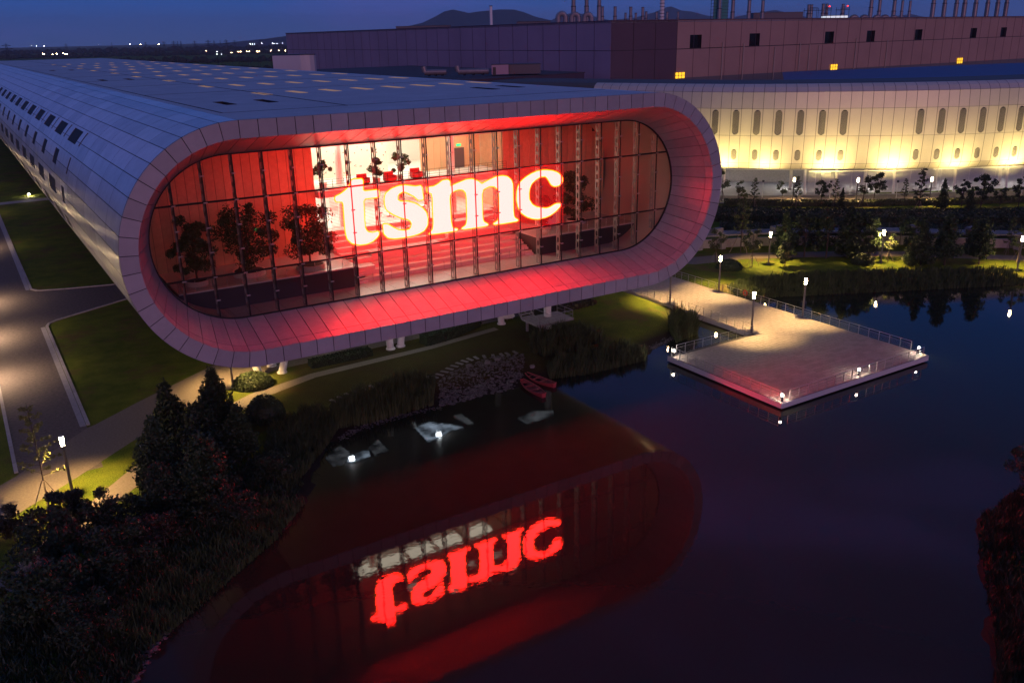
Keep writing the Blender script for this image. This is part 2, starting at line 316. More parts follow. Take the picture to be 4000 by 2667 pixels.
# ------------------------------------------------------------------ office building: a long stadium-section tube with a glazed end
CL, CR, CZ, RO, RI, RG, YF, YG, YE = 19.1, 61.1, 20.15, 10.1, 8.7, 7.1, 70.2, 75.0, 430.0
NA, NS = 21, 28
def stad(u, r):                          # u in segments, 0 at the top-left tangent point, running down the left end
    u = u % (2 * NA + 2 * NS)
    if u <= NA: a = math.pi / 2 + math.pi * u / NA; return (CL + r * math.cos(a), CZ + r * math.sin(a), math.cos(a), math.sin(a))
    u -= NA
    if u <= NS: return (CL + (CR - CL) * u / NS, CZ - r, 0, -1)
    u -= NS
    if u <= NA: a = -math.pi / 2 + math.pi * u / NA; return (CR + r * math.cos(a), CZ + r * math.sin(a), math.cos(a), math.sin(a))
    u -= NA
    return (CR - (CR - CL) * u / NS, CZ + r, 0, 1)
NT = 2 * NA + 2 * NS
office = thing('office_building', 'long silver tube-shaped office building with a glazed stadium-shaped end', 'building', (40, 200, 1))
GAP = .022
def ringstrip(rows, n=NT * 3, closed=True, u0=0, u1=NT):      # rows: (radius, y)
    b = MB(); vs_ = []
    for r, y in rows:
        for i in range(n + (0 if closed else 1)):
            x, z, _, _ = stad(u0 + (u1 - u0) * i / n, r); vs_.append((x, y, z))
    k = n if closed else n + 1; f = []
    for j in range(len(rows) - 1):
        for i in range(n): f.append((j * k + i, j * k + (i + 1) % k, (j + 1) * k + (i + 1) % k, (j + 1) * k + i))
    return b.add(vs_, f)
ringstrip([(RO - .02, YF + .07), (RI + .02, YF + .07)]).build('fascia_backing', m_joint, office)
ringstrip([(RI + .07, YF + .06), (RG + .07, YG + .1)]).build('liner_backing', m_joint, office, smooth=True)
for k in range(NT):
    b = MB(); us = [k + GAP, k + .5, k + 1 - GAP]
    v = []
    for y in (YF, YF + .06):
        for r in (RO - .015, RI):
            for u in us: x, z, _, _ = stad(u, r); v.append((x, y, z))
    b.add(v, [(0, 3, 4, 1), (1, 4, 5, 2), (0, 1, 7, 6), (1, 2, 8, 7), (3, 9, 10, 4), (4, 10, 11, 5), (0, 6, 9, 3), (2, 5, 11, 8)])
    b.build('fascia_panel', m_fascia, office)
    for ta, tb in ((0.004, .165), (.175, .99)):
        b = MB(); v = []
        for off in (0, .05):
            for tt in (ta, tb):
                for u in us:
                    r = RI + (RG - RI) * tt + off; x, z, _, _ = stad(u, r); v.append((x, YF + .065 + (YG - YF - .065) * tt, z))
        b.add(v, [(0, 1, 4, 3), (1, 2, 5, 4), (0, 6, 7, 1), (1, 7, 8, 2), (3, 4, 10, 9), (4, 5, 11, 10), (0, 3, 9, 6), (2, 8, 11, 5)])
        b.build('soffit_panel', m_liner, office, smooth=False)
# --- skin of the tube
ringstrip([(RO - .06, YF + .05), (RO - .06, YE)], u0=0, u1=NA, closed=False, n=NA * 3).build('shell_backing', m_joint, office, smooth=True)
ringstrip([(RO, YF + .05), (RO, YE)], u0=NA, u1=2 * NA + NS, closed=False, n=(NA + NS) * 2).build('underside', m_shell, office, smooth=True)
# windows cut into the left flank: (angle low, angle high, list of (y0, y1), lit)
WIN = []
for j in range(16):
    y = 103.6 + 12.4 * j
    WIN.append((36.2, 45.3, y, y + 6.3, 'dark')); WIN.append((36.6, 46.0, y - 2.9, y - 2.3, 'slot'))
    WIN.append((0.2, 9.2, y + 7.6, y + 14.2, 'lit')); WIN.append((-19, -10.2, y + 7.6, y + 14.6, 'dark'))
    WIN.append((18.2, 28.0, y + 8.2, y + 11.6, 'glow'))
WIN += [(18.6, 28.4, 101.9, 102.7, 'slot'), (.4, 9.6, 103.2, 105.4, 'lit'), (-18, -10, 104.5, 108.2, 'dark')]
def cyl(th, y, r): a = R(th); return (CL - r * math.cos(a), y, CZ + r * math.sin(a))
DTH = 180 / NA
YC = [YF + .07] + [76.3 + 6.1 * i for i in range(0, 58)]
far = MB(); cnt = 0
for j in range(len(YC) - 1):
    for s_ in range(0, 18):
        t1 = 90 - DTH * s_; t0 = t1 - DTH; y0, y1 = YC[j] + .03, YC[j + 1] - .03
        ta, tb = t0 + .17, t1 - .17
        ws = [w_ for w_ in WIN if w_[0] < tb and w_[1] > ta and w_[2] < y1 and w_[3] > y0]
        tt = sorted({ta, (ta + tb) / 2, tb} | {x for w_ in ws for x in w_[:2] if ta < x < tb})
        yy = sorted({y0, y1} | {x for w_ in ws for x in w_[2:4] if y0 < x < y1})
        b = MB(); v = [cyl(t, y, RO) for t in tt for y in yy]; f = []; ny = len(yy)
        for a in range(len(tt) - 1):
            for c in range(ny - 1):
                tm, ym = (tt[a] + tt[a + 1]) / 2, (yy[c] + yy[c + 1]) / 2
                if any(w_[0] < tm < w_[1] and w_[2] < ym < w_[3] for w_ in ws): continue
                f.append((a * ny + c, a * ny + c + 1, (a + 1) * ny + c + 1, (a + 1) * ny + c))
        if not f: continue
        b.add(v, f)
        if cnt < 298: b.build('shell_panel', m_shell, office, smooth=True); cnt += 1
        else: far.add(b.v, b.f)
far.build('shell_panels', m_shell, office, smooth=True, kind='stuff')
for (ta, tb, y0, y1, kd) in WIN:
    dp = .35 if kd != 'slot' else .2
    q = [cyl(ta, y0, RO + .01), cyl(tb, y0, RO + .01), cyl(tb, y1, RO + .01), cyl(ta, y1, RO + .01)]
    p = [cyl(ta, y0, RO - dp), cyl(tb, y0, RO - dp), cyl(tb, y1, RO - dp), cyl(ta, y1, RO - dp)]
    b = MB(); b.add(q + p, [(0, 1, 5, 4), (1, 2, 6, 5), (2, 3, 7, 6), (3, 0, 4, 7)])
    if kd in ('lit', 'dark'):
        for k in (1, 2):
            ym = y0 + (y1 - y0) * k / 3; b.bar(cyl(ta, ym, RO - dp + .06), cyl(tb, ym, RO - dp + .06), .09, .09)
        tm = (ta + tb) / 2; b.bar(cyl(tm, y0, RO - dp + .06), cyl(tm, y1, RO - dp + .06), .07, .07)
    wo_ = b.build('window', m_frame, office)
    pn = MB(); pn.add([cyl(ta, y0, RO - dp + .02), cyl(tb, y0, RO - dp + .02), cyl(tb, y1, RO - dp + .02), cyl(ta, y1, RO - dp + .02)], [(0, 1, 2, 3)])
    pn.build('pane', m_litglass if kd == 'lit' else m_darkglass, wo_)
# --- flat roof with light wells
ZR = CZ + RO
b = MB(); wells = []
for r_, y in enumerate([101, 124.5, 149.5, 174, 200, 226, 252, 280, 310]):
    for c_ in range(8): wells.append((30.7 + 4.1 * c_ - (r_ % 2) * .4, y, True))
for y in (88, 163.5, 238): wells += [(23.0, y, False), (27.1, y, False)]
wells += [(53.0, 88.5, False), (57.1, 89.5, False)]
b.box(CL, CR, YF + .09, YE, ZR - .35, ZR - .3); roof = b.build('roof_deck', m_joint, office)
gx = sorted({CL, CR} | {x for w_ in wells for x in (w_[0], w_[0] + 1.0)}); gy = sorted({YF + .02, YE} | {y for w_ in wells for y in (w_[1], w_[1] + 5.2)})
v = [(x, y, ZR) for x in gx for y in gy]; f = []; n_ = len(gy)
wellset = [(w_[0], w_[1]) for w_ in wells]
for i in range(len(gx) - 1):
    for j in range(n_ - 1):
        xm, ym = (gx[i] + gx[i + 1]) / 2, (gy[j] + gy[j + 1]) / 2
        if any(x < xm < x + 1.0 and y < ym < y + 5.2 for x, y in wellset): continue
        f.append((i * n_ + j, (i + 1) * n_ + j, (i + 1) * n_ + j + 1, i * n_ + j + 1))
b = MB(); b.add(v, f); roof = b.build('roof', m_roof, office)
m_well = mat('well_light', (.14, .12, .11), .6, emit=(1.0, .60, .46), estr=.20)  # light falling on the well walls is painted in as glow
for x, y, lit in wells:
    b = MB(); x1, y1 = x + 1.0, y + 5.2
    b.add([(x, y, ZR + .03), (x1, y, ZR + .03), (x1, y1, ZR + .03), (x, y1, ZR + .03), (x, y, ZR - .28), (x1, y, ZR - .28), (x1, y1, ZR - .28), (x, y1, ZR - .28)],
          [(0, 1, 5, 4), (1, 2, 6, 5), (2, 3, 7, 6), (3, 0, 4, 7)])
    s_ = b.build('skylight', m_well if lit else m_dark, roof)
    b = MB(); b.add([(x, y, ZR - .27), (x1, y, ZR - .27), (x1, y1, ZR - .27), (x, y1, ZR - .27)], [(0, 1, 2, 3)]); b.build('skylight_pane', m_well if lit else m_darkglass, roof)
for x in (20.0, 31.3):
    b = MB(); b.box(x - .07, x + .07, YF + 8, YE, ZR + .004, ZR + .03); b.build('roof_gutter', m_joint, roof)
for y in (78.3, 112.5, 137.3, 162, 187, 212, 250, 300):
    b = MB(); b.box(CL + 1, CR, y - .05, y + .05, ZR + .004, ZR + .02); b.build('roof_seam', m_dark, roof)
# ------------------------------------------------------------------ glazed end wall
MX = [14.33 + 2.578 * i for i in range(21)]
ZT = [17.05, 23.4]
STP = [(stad(NT * i / 240, RG)[0], stad(NT * i / 240, RG)[1]) for i in range(240)]
def clip_convex(poly, cl):               # Sutherland-Hodgman against the convex stadium (counter-clockwise)
    out = poly
    for i in range(len(cl)):
        a, b = cl[i], cl[(i + 1) % len(cl)]; inp = out; out = []
        if not inp: break
        def side(p): return (b[0] - a[0]) * (p[1] - a[1]) - (b[1] - a[1]) * (p[0] - a[0])
        for j in range(len(inp)):
            p, q = inp[j], inp[(j + 1) % len(inp)]; sp, sq = side(p), side(q)
            if sp >= -1e-9: out.append(p)
            if (sp > 1e-9 and sq < -1e-9) or (sp < -1e-9 and sq > 1e-9):
                t = sp / (sp - sq); out.append((p[0] + (q[0] - p[0]) * t, p[1] + (q[1] - p[1]) * t))
    return out
area = sum(STP[i][0] * STP[(i + 1) % 240][1] - STP[(i + 1) % 240][0] * STP[i][1] for i in range(240))
if area < 0: STP = STP[::-1]
xe = [11.5] + MX + [69]; ze = [12.5] + ZT + [28]
for i in range(len(xe) - 1):
    for j in range(3):
        p = clip_convex([(xe[i] + .02, ze[j] + .02), (xe[i + 1] - .02, ze[j] + .02), (xe[i + 1] - .02, ze[j + 1] - .02), (xe[i] + .02, ze[j + 1] - .02)], STP)
        if len(p) < 3: continue
        b = MB(); b.add([(x, YG, z) for x, z in p], [tuple(range(len(p)))]); b.build('glass_pane', m_glass, office)
def zspan(x):
    if x < CL: h = math.sqrt(max(0, RG ** 2 - (x - CL) ** 2))
    elif x > CR: h = math.sqrt(max(0, RG ** 2 - (x - CR) ** 2))
    else: h = RG
    return CZ - h, CZ + h
def fin_cell(b, x, y0, y1, z0, z1, t):   # a length of fin plate with an oval hole, both faces
    cy_, cz_ = (y0 + y1) / 2, (z0 + z1) / 2; hw, hh = (y1 - y0) * .27, (z1 - z0) * .34
    hole = [(cy_ + hw * a, cz_ + hh * c) for a, c in ((-1, -.5), (-.5, -1), (.5, -1), (1, -.5), (1, .5), (.5, 1), (-.5, 1), (-1, .5))]
    out = [(y0, z0), (y1, z0), (y1, z1), (y0, z1)]
    for xx in (x - t, x + t):
        b.add([(xx, *p) for p in out + hole], [(0, 5, 4), (0, 1, 6, 5), (1, 7, 6), (1, 2, 8, 7), (2, 9, 8), (2, 3, 10, 9), (3, 11, 10), (3, 0, 4, 11)])
    b.add([(x - t, *p) for p in hole] + [(x + t, *p) for p in hole], [(i, (i + 1) % 8, 8 + (i + 1) % 8, 8 + i) for i in range(8)])
    b.add([(x - t, y1, z0), (x + t, y1, z0), (x + t, y1, z1), (x - t, y1, z1)], [(0, 1, 2, 3)])
for x in MX:
    z0, z1 = zspan(x); b = MB(); b.box(x - .045, x + .045, YG + .03, YG + .13, z0, z1)
    mu = b.build('mullion', m_dark, office)
    b = MB(); n = max(2, round((z1 - z0) / .88)); h = (z1 - z0) / n
    for k in range(n): fin_cell(b, x, YG + .40, YG + 1.0, z0 + k * h, z0 + (k + 1) * h, .03)
    b.build('perforated_fin', m_fin, mu)
    for zc in (15.0, 17.05, 19.2, 21.3, 23.4, 25.6):
        if z0 + .4 < zc < z1 - .4:
            b = MB(); b.box(x - .17, x + .17, YG - .06, YG - .01, zc - .055, zc + .055); b.box(x - .03, x + .03, YG + .13, YG + .40, zc - .03, zc + .03); b.build('clamp', m_fin, mu)
for z in ZT:
    h = math.sqrt(RG ** 2 - (z - CZ) ** 2); b = MB(); b.tube((CL - h, YG + .2, z), (CR + h, YG + .2, z), .085, n=8); b.build('transom', m_dark, office)
b = ringstrip([(RG - .1, YG - .03), (RG + .02, YG - .03), (RG + .02, YG + .12), (RG - .1, YG + .12), (RG - .1, YG - .03)]); b.build('glazing_frame', m_dark, office)

# ------------------------------------------------------------------ hall behind the glass
ZF, ZTE, YB, ZU = 13.10, 15.1, 87.0, 21.4      # floor, terrace level, back wall, upper floor
m_hall = mat('hall_lining', (.50, .42, .36), .6)
ringstrip([(RG + .03, YG + .14), (RG + .03, YB + .2)]).build('hall_lining', m_hall, office, smooth=True)
for i in range(22):
    for j in range(2):
        x0 = 16.2 + 2.2 * i; b = MB(); b.box(x0 + .015, x0 + 2.185, YG + .2 + 2.3 * j, YG + .2 + 2.3 * (j + 1) - .03, ZF - .08, ZF); b.build('floor_tile', m_tile, office)
b = MB(); b.box(13, 67, YG + .15, YB + 14, ZF - .2, ZF - .1); b.build('hall_floor', m_joint, office)
def terrace(x0, x1):
    b = MB(); b.box(x0, x1, 78.6, YB, ZF - .05, ZTE - .12); t = b.build('terrace', m_darkfront, office)
    b = MB(); b.box(x0, x1 , 78.55, YB, ZTE - .119, ZTE); b.build('terrace_floor', m_tile, t)
    n = int((x1 - x0) / 1.35)
    for k in range(n + 1):
        x = x0 + .15 + (x1 - x0 - .3) * k / n; b = MB(); b.tube((x, 78.75, ZTE), (x, 78.75, ZTE + 1.0), .025, n=6); b.box(x - .09, x + .09, 78.72, 78.78, ZTE + .45, ZTE + .5); b.build('balustrade_post', m_steel, t)
    b = MB(); b.add([(x0, 78.75, ZTE + .1), (x1, 78.75, ZTE + .1), (x1, 78.75, ZTE + .98), (x0, 78.75, ZTE + .98)], [(0, 1, 2, 3)]); b.build('balustrade_glass', m_glass, t)
terrace(14.4, 31.3); terrace(52.4, 66.0)
# board walls left and right of the opening
def boards(x0, x1, z0, z1, y, m_, w_=.92):
    n = round((x1 - x0) / w_)
    for k in range(n):
        a = x0 + (x1 - x0) * k / n; c = x0 + (x1 - x0) * (k + 1) / n
        xm = (a + c) / 2; lo, hi = zspan(min(max(xm, 12.2), 68)); lo = max(lo, z0); hi = min(hi, z1)
        if hi - lo < .5: continue
        b = MB(); b.box(a + .018, c - .018, y, y + .06, lo, hi); b.build('wall_board', m_, office)
    b = MB(); b.box(x0, x1, y + .07, y + .2, z0, z1); b.build('board_backing', m_joint, office)
boards(12.6, 30.6, ZTE, 27.2, YB, m_wood); boards(53.2, 67.8, ZTE, 27.2, YB, m_wood)
b = MB(); b.box(30.6, 53.2, YB - .3, YB + .1, 25.7, 27.3); b.build('ceiling_bulkhead', m_white, office)
# steps of the amphitheatre
for k in range(9):
    b = MB(); b.box(31.5, 52.2, 79.6 + 1.0 * k, 80.65 + 1.0 * k, ZF - .05, ZF + .42 * (k + 1)); b.build('step', m_stone, office)
for k, (x0, x1, s_, h) in enumerate([(34.5, 42.5, 3, .42), (44.0, 50.5, 4, .42), (36, 40, 6, .4), (45.6, 50.6, 6, .42), (32.2, 34.0, 1, .4)]):
    b = MB(); b.box(x0, x1, 79.75 + s_, 80.6 + s_, ZF + .42 * (s_ + 1), ZF + .42 * (s_ + 1) + h); b.build('seat_block', m_stone, office)
for sx in (32.0, 51.7):
    for k in range(8):
        b = MB(); b.box(sx - .5, sx + .5, 79.3 + .5 * k, 79.85 + .5 * k, ZF, ZF + .21 * (k + 1)); b.build('stair_tread', m_white, office)
b = MB()
for k in range(10): b.tube((33 + 2.0 * k, 79.2, ZF), (33 + 2.0 * k, 79.2, ZF + 1.0), .025, n=6)
for k in range(10): b.box(32.9 + 2.0 * k, 33.1 + 2.0 * k, 79.17, 79.23, ZF + .7, ZF + .73)
b.build('balustrade', m_steel, office)
# level under the slab and the bright upper lobby
b = MB(); b.box(30.6, 53.2, 88.7, 101, ZF + 3.7, ZF + 3.8); b.build('mezzanine_floor', m_tile, office)
b = MB(); b.box(30.5, 53.3, 101, 101.2, ZF + 3.7, 26.5); b.build('lobby_back_wall', m_white, office)
b = MB(); b.box(30.45, 30.6, YB + .1, 101, ZF, 26.5); b.build('lobby_side_wall', m_white, office)
b = MB(); b.box(53.2, 53.35, YB + .1, 101, ZF, 26.5); b.build('lobby_side_wall', m_wood, office)
b = MB(); b.box(30.6, 53.2, YB - 1.0, 101, ZU - .7, ZU); b.build('upper_floor', m_white, office)
b = MB(); b.box(30.6, 53.2, YB + .1, 101, 26.1, 26.3); b.build('lobby_ceiling', m_white, office)
m_dots = mat('perforated_screen', (.80, .74, .64), .5)
t_ = m_dots.node_tree; vo = t_.nodes.new('ShaderNodeTexVoronoi'); vo.inputs['Scale'].default_value = 2.0; co_ = t_.nodes.new('ShaderNodeTexCoord'); rr = t_.nodes.new('ShaderNodeValToRGB')
rr.color_ramp.interpolation = 'CONSTANT'; rr.color_ramp.elements[0].color = (.12, .12, .16, 1); rr.color_ramp.elements[1].position = .16; rr.color_ramp.elements[1].color = (.82, .76, .64, 1)
t_.links.new(co_.outputs['Object'], vo.inputs['Vector']); t_.links.new(vo.outputs['Distance'], rr.inputs[0]); t_.links.new(rr.outputs[0], t_.nodes['Principled BSDF'].inputs['Base Color'])
b = MB(); b.box(33.0, 42.0, 94.0, 94.15, ZU, 26.1); b.build('perforated_screen', m_dots, office)
for x, y in ((34.3, 89.5), (47.6, 89.0)):
    b = MB(); b.tube((x, y, ZU), (x, y, 26.1), .38, n=16); b.build('lobby_column', m_white, office, smooth=False)
    b = MB(); b.tube((x, y, ZF), (x, y, ZU - .7), .38, n=16); b.build('lobby_column', m_white, office)
m_pine = mat('pale_timber_board', (.62, .44, .24), .5, rnd=.06)
for k in range(9):
    b = MB(); b.box(45.2 + .88 * k, 45.2 + .88 * (k + 1) - .03, 92.0, 92.06, ZU, 26.1); b.build('wall_board', m_pine, office)
b = MB(); b.box(49.6, 50.9, 91.9, 91.99, ZU, ZU + 2.3); b.build('door', mat('door_leaf', (.10, .075, .08), .5), office)
b = MB(); b.box(49.95, 50.5, 91.9, 91.97, ZU + 2.5, ZU + 2.75); b.build('exit_sign', mat_emit('exit_green', (.05, 1, .25), 2.5), office)
b = MB(); b.box(24.0, 24.35, YB - .08, YB - .01, ZTE + 3.0, ZTE + 3.2); b.build('exit_sign', mat_emit('exit_green_dim', (.05, 1, .25), .35), office)
b = MB()
for k in range(19): b.tube((31 + 1.23 * k, YB - .85, ZU), (31 + 1.23 * k, YB - .85, ZU + 1.1), .025, n=6)
for zz in (.35, .6, .85, 1.1): b.tube((30.7, YB - .85, ZU + zz), (53.1, YB - .85, ZU + zz), .018, n=6)
b.build('upper_balustrade', m_dark, office)
m_ceil = mat_emit('ceiling_light', (1.0, .88, .68), 7.0)
m_under = mat_emit('under_slab_light', (1.0, .86, .68), 11.0)
for x in (33, 37, 41, 45, 49.5):
    for y in (89.5, 93, 97.5):
        b = MB(); b.box(x - 1.7, x + 1.7, y - 1.1, y + 1.1, 26.04, 26.09); b.build('ceiling_light', m_ceil, office)
        if y < 97: continue
    for y in (90.5, 95):
        b = MB(); b.box(x - 1.7, x + 1.7, y - 1.2, y + 1.2, ZU - .78, ZU - .71); b.build('ceiling_light', m_under, office)
m_hallc = mat_emit('hall_downlight', (1.0, .84, .70), 7.0)
for x in (33.5, 37.5, 41.5, 45.5, 49.5):
    for y in (81.0, 84.6):
        b = MB(); b.box(x - .7, x + .7, y - .2, y + .2, 27.14, 27.19); b.build('hall_light', m_hallc, office)
# ------------------------------------------------------------------ indoor furniture and trees
def crown_mesh(name, mt, n, fn, size, seed, flat=0.):
    rs = np.random.RandomState(seed); P = fn(rs, n); n = len(P)
    a = rs.normal(size=(n, 3)); a /= np.linalg.norm(a, axis=1)[:, None]; a[:, 2] *= (1 - flat)
    c = rs.normal(size=(n, 3)); c -= a * (c * a).sum(1)[:, None] / (a * a).sum(1)[:, None]; c /= np.linalg.norm(c, axis=1)[:, None]
    s = size * (.55 + .9 * rs.rand(n))[:, None]; Vv = np.stack([P - a * s, P + c * s * .45, P + a * s, P - c * s * .45], 1).reshape(-1, 3)
    me = bpy.data.meshes.new(name); me.vertices.add(4 * n); me.vertices.foreach_set('co', Vv.ravel())
    me.loops.add(4 * n); me.loops.foreach_set('vertex_index', np.arange(4 * n)); me.polygons.add(n); me.polygons.foreach_set('loop_start', np.arange(0, 4 * n, 4))
    me.materials.append(mt); me.update(calc_edges=True); return me
def clumps(centres, rad):
    C = np.array(centres, float)
    def fn(rs, n):
        k = rs.randint(0, len(C), n); d = rs.normal(size=(n, 3)); d /= np.linalg.norm(d, axis=1)[:, None]
        r = (rs.rand(n) ** .45)[:, None] * (np.array(rad)[k][:, None] if hasattr(rad, '__len__') else rad)
        return C[k] + d * r * np.array([1, 1, .8])
    return fn
def limbs(b, base, tips, r, fork=.45):
    for t in tips:
        t = Vector(t); b.tube(base, Vector(base).lerp(t, .55) + Vector((0, 0, .08)), r, r * .6, 5, False); b.tube(Vector(base).lerp(t, .55) + Vector((0, 0, .08)), t, r * .6, r * .2, 5, False)
def broad_tree(name, h, cr, label, cat, seed, n=1800, leaf=.2, mt=None, trunk=.09, dens=None, stakes=False, group=None, nclump=16, zc=.62):
    rs = random.Random(seed); t = thing(name, label, cat, (0, 0, 0), group)
    cs = []; rd = []
    for i in range(nclump):
        a = rs.uniform(0, 6.28); e = rs.uniform(-.9, 1); q = rs.uniform(.25, 1.12) * math.sqrt(max(.05, 1 - e * e * .8))
        cs.append((math.cos(a) * q * cr, math.sin(a) * q * cr, h * zc + e * h * (1 - zc) * .85)); rd.append(cr * rs.uniform(.16, .5))
    b = MB(); b.tube((0, 0, 0), (.05, .03, h * .45), trunk, trunk * .75, 7, False); b.tube((.05, .03, h * .45), (0, .05, h * .85), trunk * .75, trunk * .25, 6, False)
    for c in cs[::2]: limbs(b, (.05, .03, h * rs.uniform(.32, .55)), [c], trunk * .4)
    tr = b.build('trunk', m_bark, t)
    if stakes: stake_part(t, h)
    link('crown', crown_mesh(name + '_crown', mt or m_leafA, n, clumps(cs, rd), leaf, seed), t)
    return t
def stake_part(t, h):
    for a in (.4, 2.5, 4.6):
        b = MB(); b.tube((math.cos(a) * 1.15, math.sin(a) * 1.15, 0), (math.cos(a) * .1, math.sin(a) * .1, min(2.3, h * .34)), .035, .035, 5); b.build('stake', m_stake, t)
m_stake = mat('timber_stake', (.24, .19, .14), .8)
def sparse_tree(name, h, label, cat, seed, mt=None, n=420, leaf=.16, stakes=True, group=None, spread=.30, trunk=.07):
    rs = random.Random(seed); t = thing(name, label, cat, (0, 0, 0), group); b = MB(); cs = []
    b.tube((0, 0, 0), (.03, 0, h * .5), trunk, trunk * .7, 7, False); b.tube((.03, 0, h * .5), (-.03, .02, h), trunk * .7, .012, 6, False)
    for i in range(26):
        z = h * (.30 + .66 * i / 26); a = i * 2.4 + rs.uniform(-.4, .4); L = h * spread * (1.0 - (z / h - .3) / .78) * rs.uniform(.6, 1.15) + .15
        tip = Vector((math.cos(a) * L, math.sin(a) * L, z + L * rs.uniform(.15, .5))); b.tube((0, 0, z), tip, .022, .006, 4, False)
        for k in (.45, .7, .95): cs.append(Vector((0, 0, z)).lerp(tip, k))
    b.build('trunk', m_bark, t)
    if stakes: stake_part(t, h)
    link('crown', crown_mesh(name + '_crown', mt or m_leafA, n * 3, clumps([tuple(c) for c in cs], .22), leaf, seed), t); return t
def conifer(name, h, r, label, cat, seed, mt=None, n=5200, leaf=.17, group=None, taper=1.0, skirt=.06):
    rs0 = random.Random(seed); t = thing(name, label, cat, (0, 0, 0), group); b = MB(); b.tube((0, 0, 0), (0, 0, h * .95), .14, .02, 7, False)
    br = []
    for i in range(90):
        f = i / 90; z = h * (skirt + (.97 - skirt) * f); L = r * ((1 - f) ** taper) * rs0.uniform(.5, 1.28) * (1 + .18 * math.sin(f * 17 + seed)) + .12; a = i * 2.39996 + rs0.uniform(-.3, .3)
        br.append((a, z, L))
        if i % 3 == 0: b.tube((0, 0, z), (math.cos(a) * L * .8, math.sin(a) * L * .8, z + .1), .03, .008, 4, False)
    b.build('trunk', m_bark, t); B = np.array(br)
    def fn(rs, n):
        w_ = B[:, 2] / B[:, 2].sum(); k = rs.choice(len(B), n, p=w_); u = rs.rand(n) ** .6; L = B[k, 2] * u; a = B[k, 0] + rs.normal(size=n) * .28
        return np.stack([np.cos(a) * L, np.sin(a) * L, B[k, 1] + .22 * L * (u - .3) + rs.normal(size=n) * .16], 1)
    link('crown', crown_mesh(name + '_crown', mt or m_leafB, n, fn, leaf, seed), t); return t
def put(t, x, y, z=None, s=1., rz=0., label=None, sz=None):
    t.location = (x, y, gz(x, y) - .03 if z is None else z); t.rotation_euler = (0, 0, rz); t.scale = (s, s, sz or s)
    if label: t['label'] = label
    return t
m_pot = mat('white_planter', (.62, .56, .50), .4)
def indoor(label, h, cr, x, y, seed, pr=1.3):
    t = broad_tree('indoor_tree', h, cr, label, 'tree', seed, n=6500, leaf=.14, mt=m_leafD, trunk=.10, nclump=30, zc=.54)
    b = MB(); b.lathe([(pr, 0), (pr, .45), (pr - .12, .45), (pr - .12, .38)], n=24); b.build('planter', m_pot, t)
    b = MB(); b.lathe([(pr - .13, .30), (pr - .13, .40), (.2, .52)], n=20); b.build('soil', mat('soil', (.03, .022, .018), .9), t)
    return put(t, x, y, ZTE)
indoor('dense dark indoor tree at the left end of the glazed hall', 6.4, 1.7, 16.6, 81.0, 21, 1.0)
indoor('tall bushy indoor tree in a round white planter beside the board wall', 7.0, 2.5, 21.6, 81.8, 22, 1.5)
indoor('leafy indoor tree glowing red beside the first letter of the sign', 6.2, 2.5, 27.2, 80.6, 23, 1.4)
indoor('dark indoor tree at the right end of the glazed hall', 6.0, 2.2, 60.3, 82.5, 24, 1.2)
indoor('small indoor tree by the white counter right of the last letter', 4.0, 1.1, 55.6, 82.0, 25, .7)
for i, (x, y, h, lb) in enumerate([(37.8, 87.8, 2.5, 'potted plant left of the red armchairs in the upper lobby'), (40.6, 88.2, 3.0, 'potted plant between red armchairs in the upper lobby'), (32.0, 88.3, 2.8, 'potted plant at the left edge of the upper lobby')]):
    t = broad_tree('potted_plant', h, 1.0, lb, 'plant', 31 + i, n=900, leaf=.16, mt=m_leafD, trunk=.05, nclump=9)
    b = MB(); b.lathe([(.35, 0), (.42, .5), (.36, .5)], n=14); b.build('pot', m_pot, t); put(t, x, y, ZU)
m_redf = mat('red_fabric', (.55, .02, .03), .7)
for i, (x, y) in enumerate([(36.2, 87.6), (39.2, 87.4), (42.6, 87.9)]):
    t = thing('armchair', ['red armchair left of the plants in the upper lobby', 'red armchair between two plants in the upper lobby', 'red armchair right of the plants in the upper lobby'][i], 'armchair', (0, 0, 0), 'red armchairs in the upper lobby')
    b = MB(); b.box(-.55, .55, -.4, .4, .15, .45); b.build('seat', m_redf, t)
    b = MB(); b.box(-.55, .55, .3, .5, .45, 1.05); b.build('backrest', m_redf, t)
    for sx in (-.62, .50): b = MB(); b.box(sx, sx + .12, -.4, .45, .15, .7); b.build('armrest', m_redf, t)
    b = MB(); b.box(-.5, .5, -.35, .45, 0, .15); b.build('base', m_dark, t)
    t.location = (x, y, ZU)
for i, (x, y) in enumerate([(40.5, 91.0), (44.5, 91.5), (47.2, 90.4)]):
    t = thing('cafe_table', ORD[i] + ' small white table from the left behind the steps', 'table', (x, y, 16.9), 'tables behind the steps'); b = MB(); b.lathe([(.55, .72), (.55, .76)], (x, y, 16.9), 16); b.build('table_top', m_white, t); b = MB(); b.tube((x, y, 16.9), (x, y, 17.62), .05, n=8); b.lathe([(.3, 0), (.3, .03)], (x, y, 16.9), 12); b.build('leg', m_dark, t)
    for k, a_ in enumerate((.6, 2.6, 4.7)):
        sx_, sy_ = x + 1.0 * math.cos(a_), y + 1.0 * math.sin(a_); c_ = thing('stool', ['left', 'right', 'near'][k] + ' red stool at the ' + ORD[i] + ' table behind the steps', 'stool', (sx_, sy_, 16.9), 'red stools behind the steps'); b = MB(); b.lathe([(.22, .44), (.24, .48), (.22, .53)], (sx_, sy_, 16.9), 12); b.build('seat', m_redf, c_); b = MB(); b.tube((sx_, sy_, 16.9), (sx_, sy_, 17.34), .04, n=6); b.build('leg', m_dark, c_)
t = thing('counter', 'white reception counter at the right side of the glazed hall', 'counter', (57.0, 84.0, ZTE))
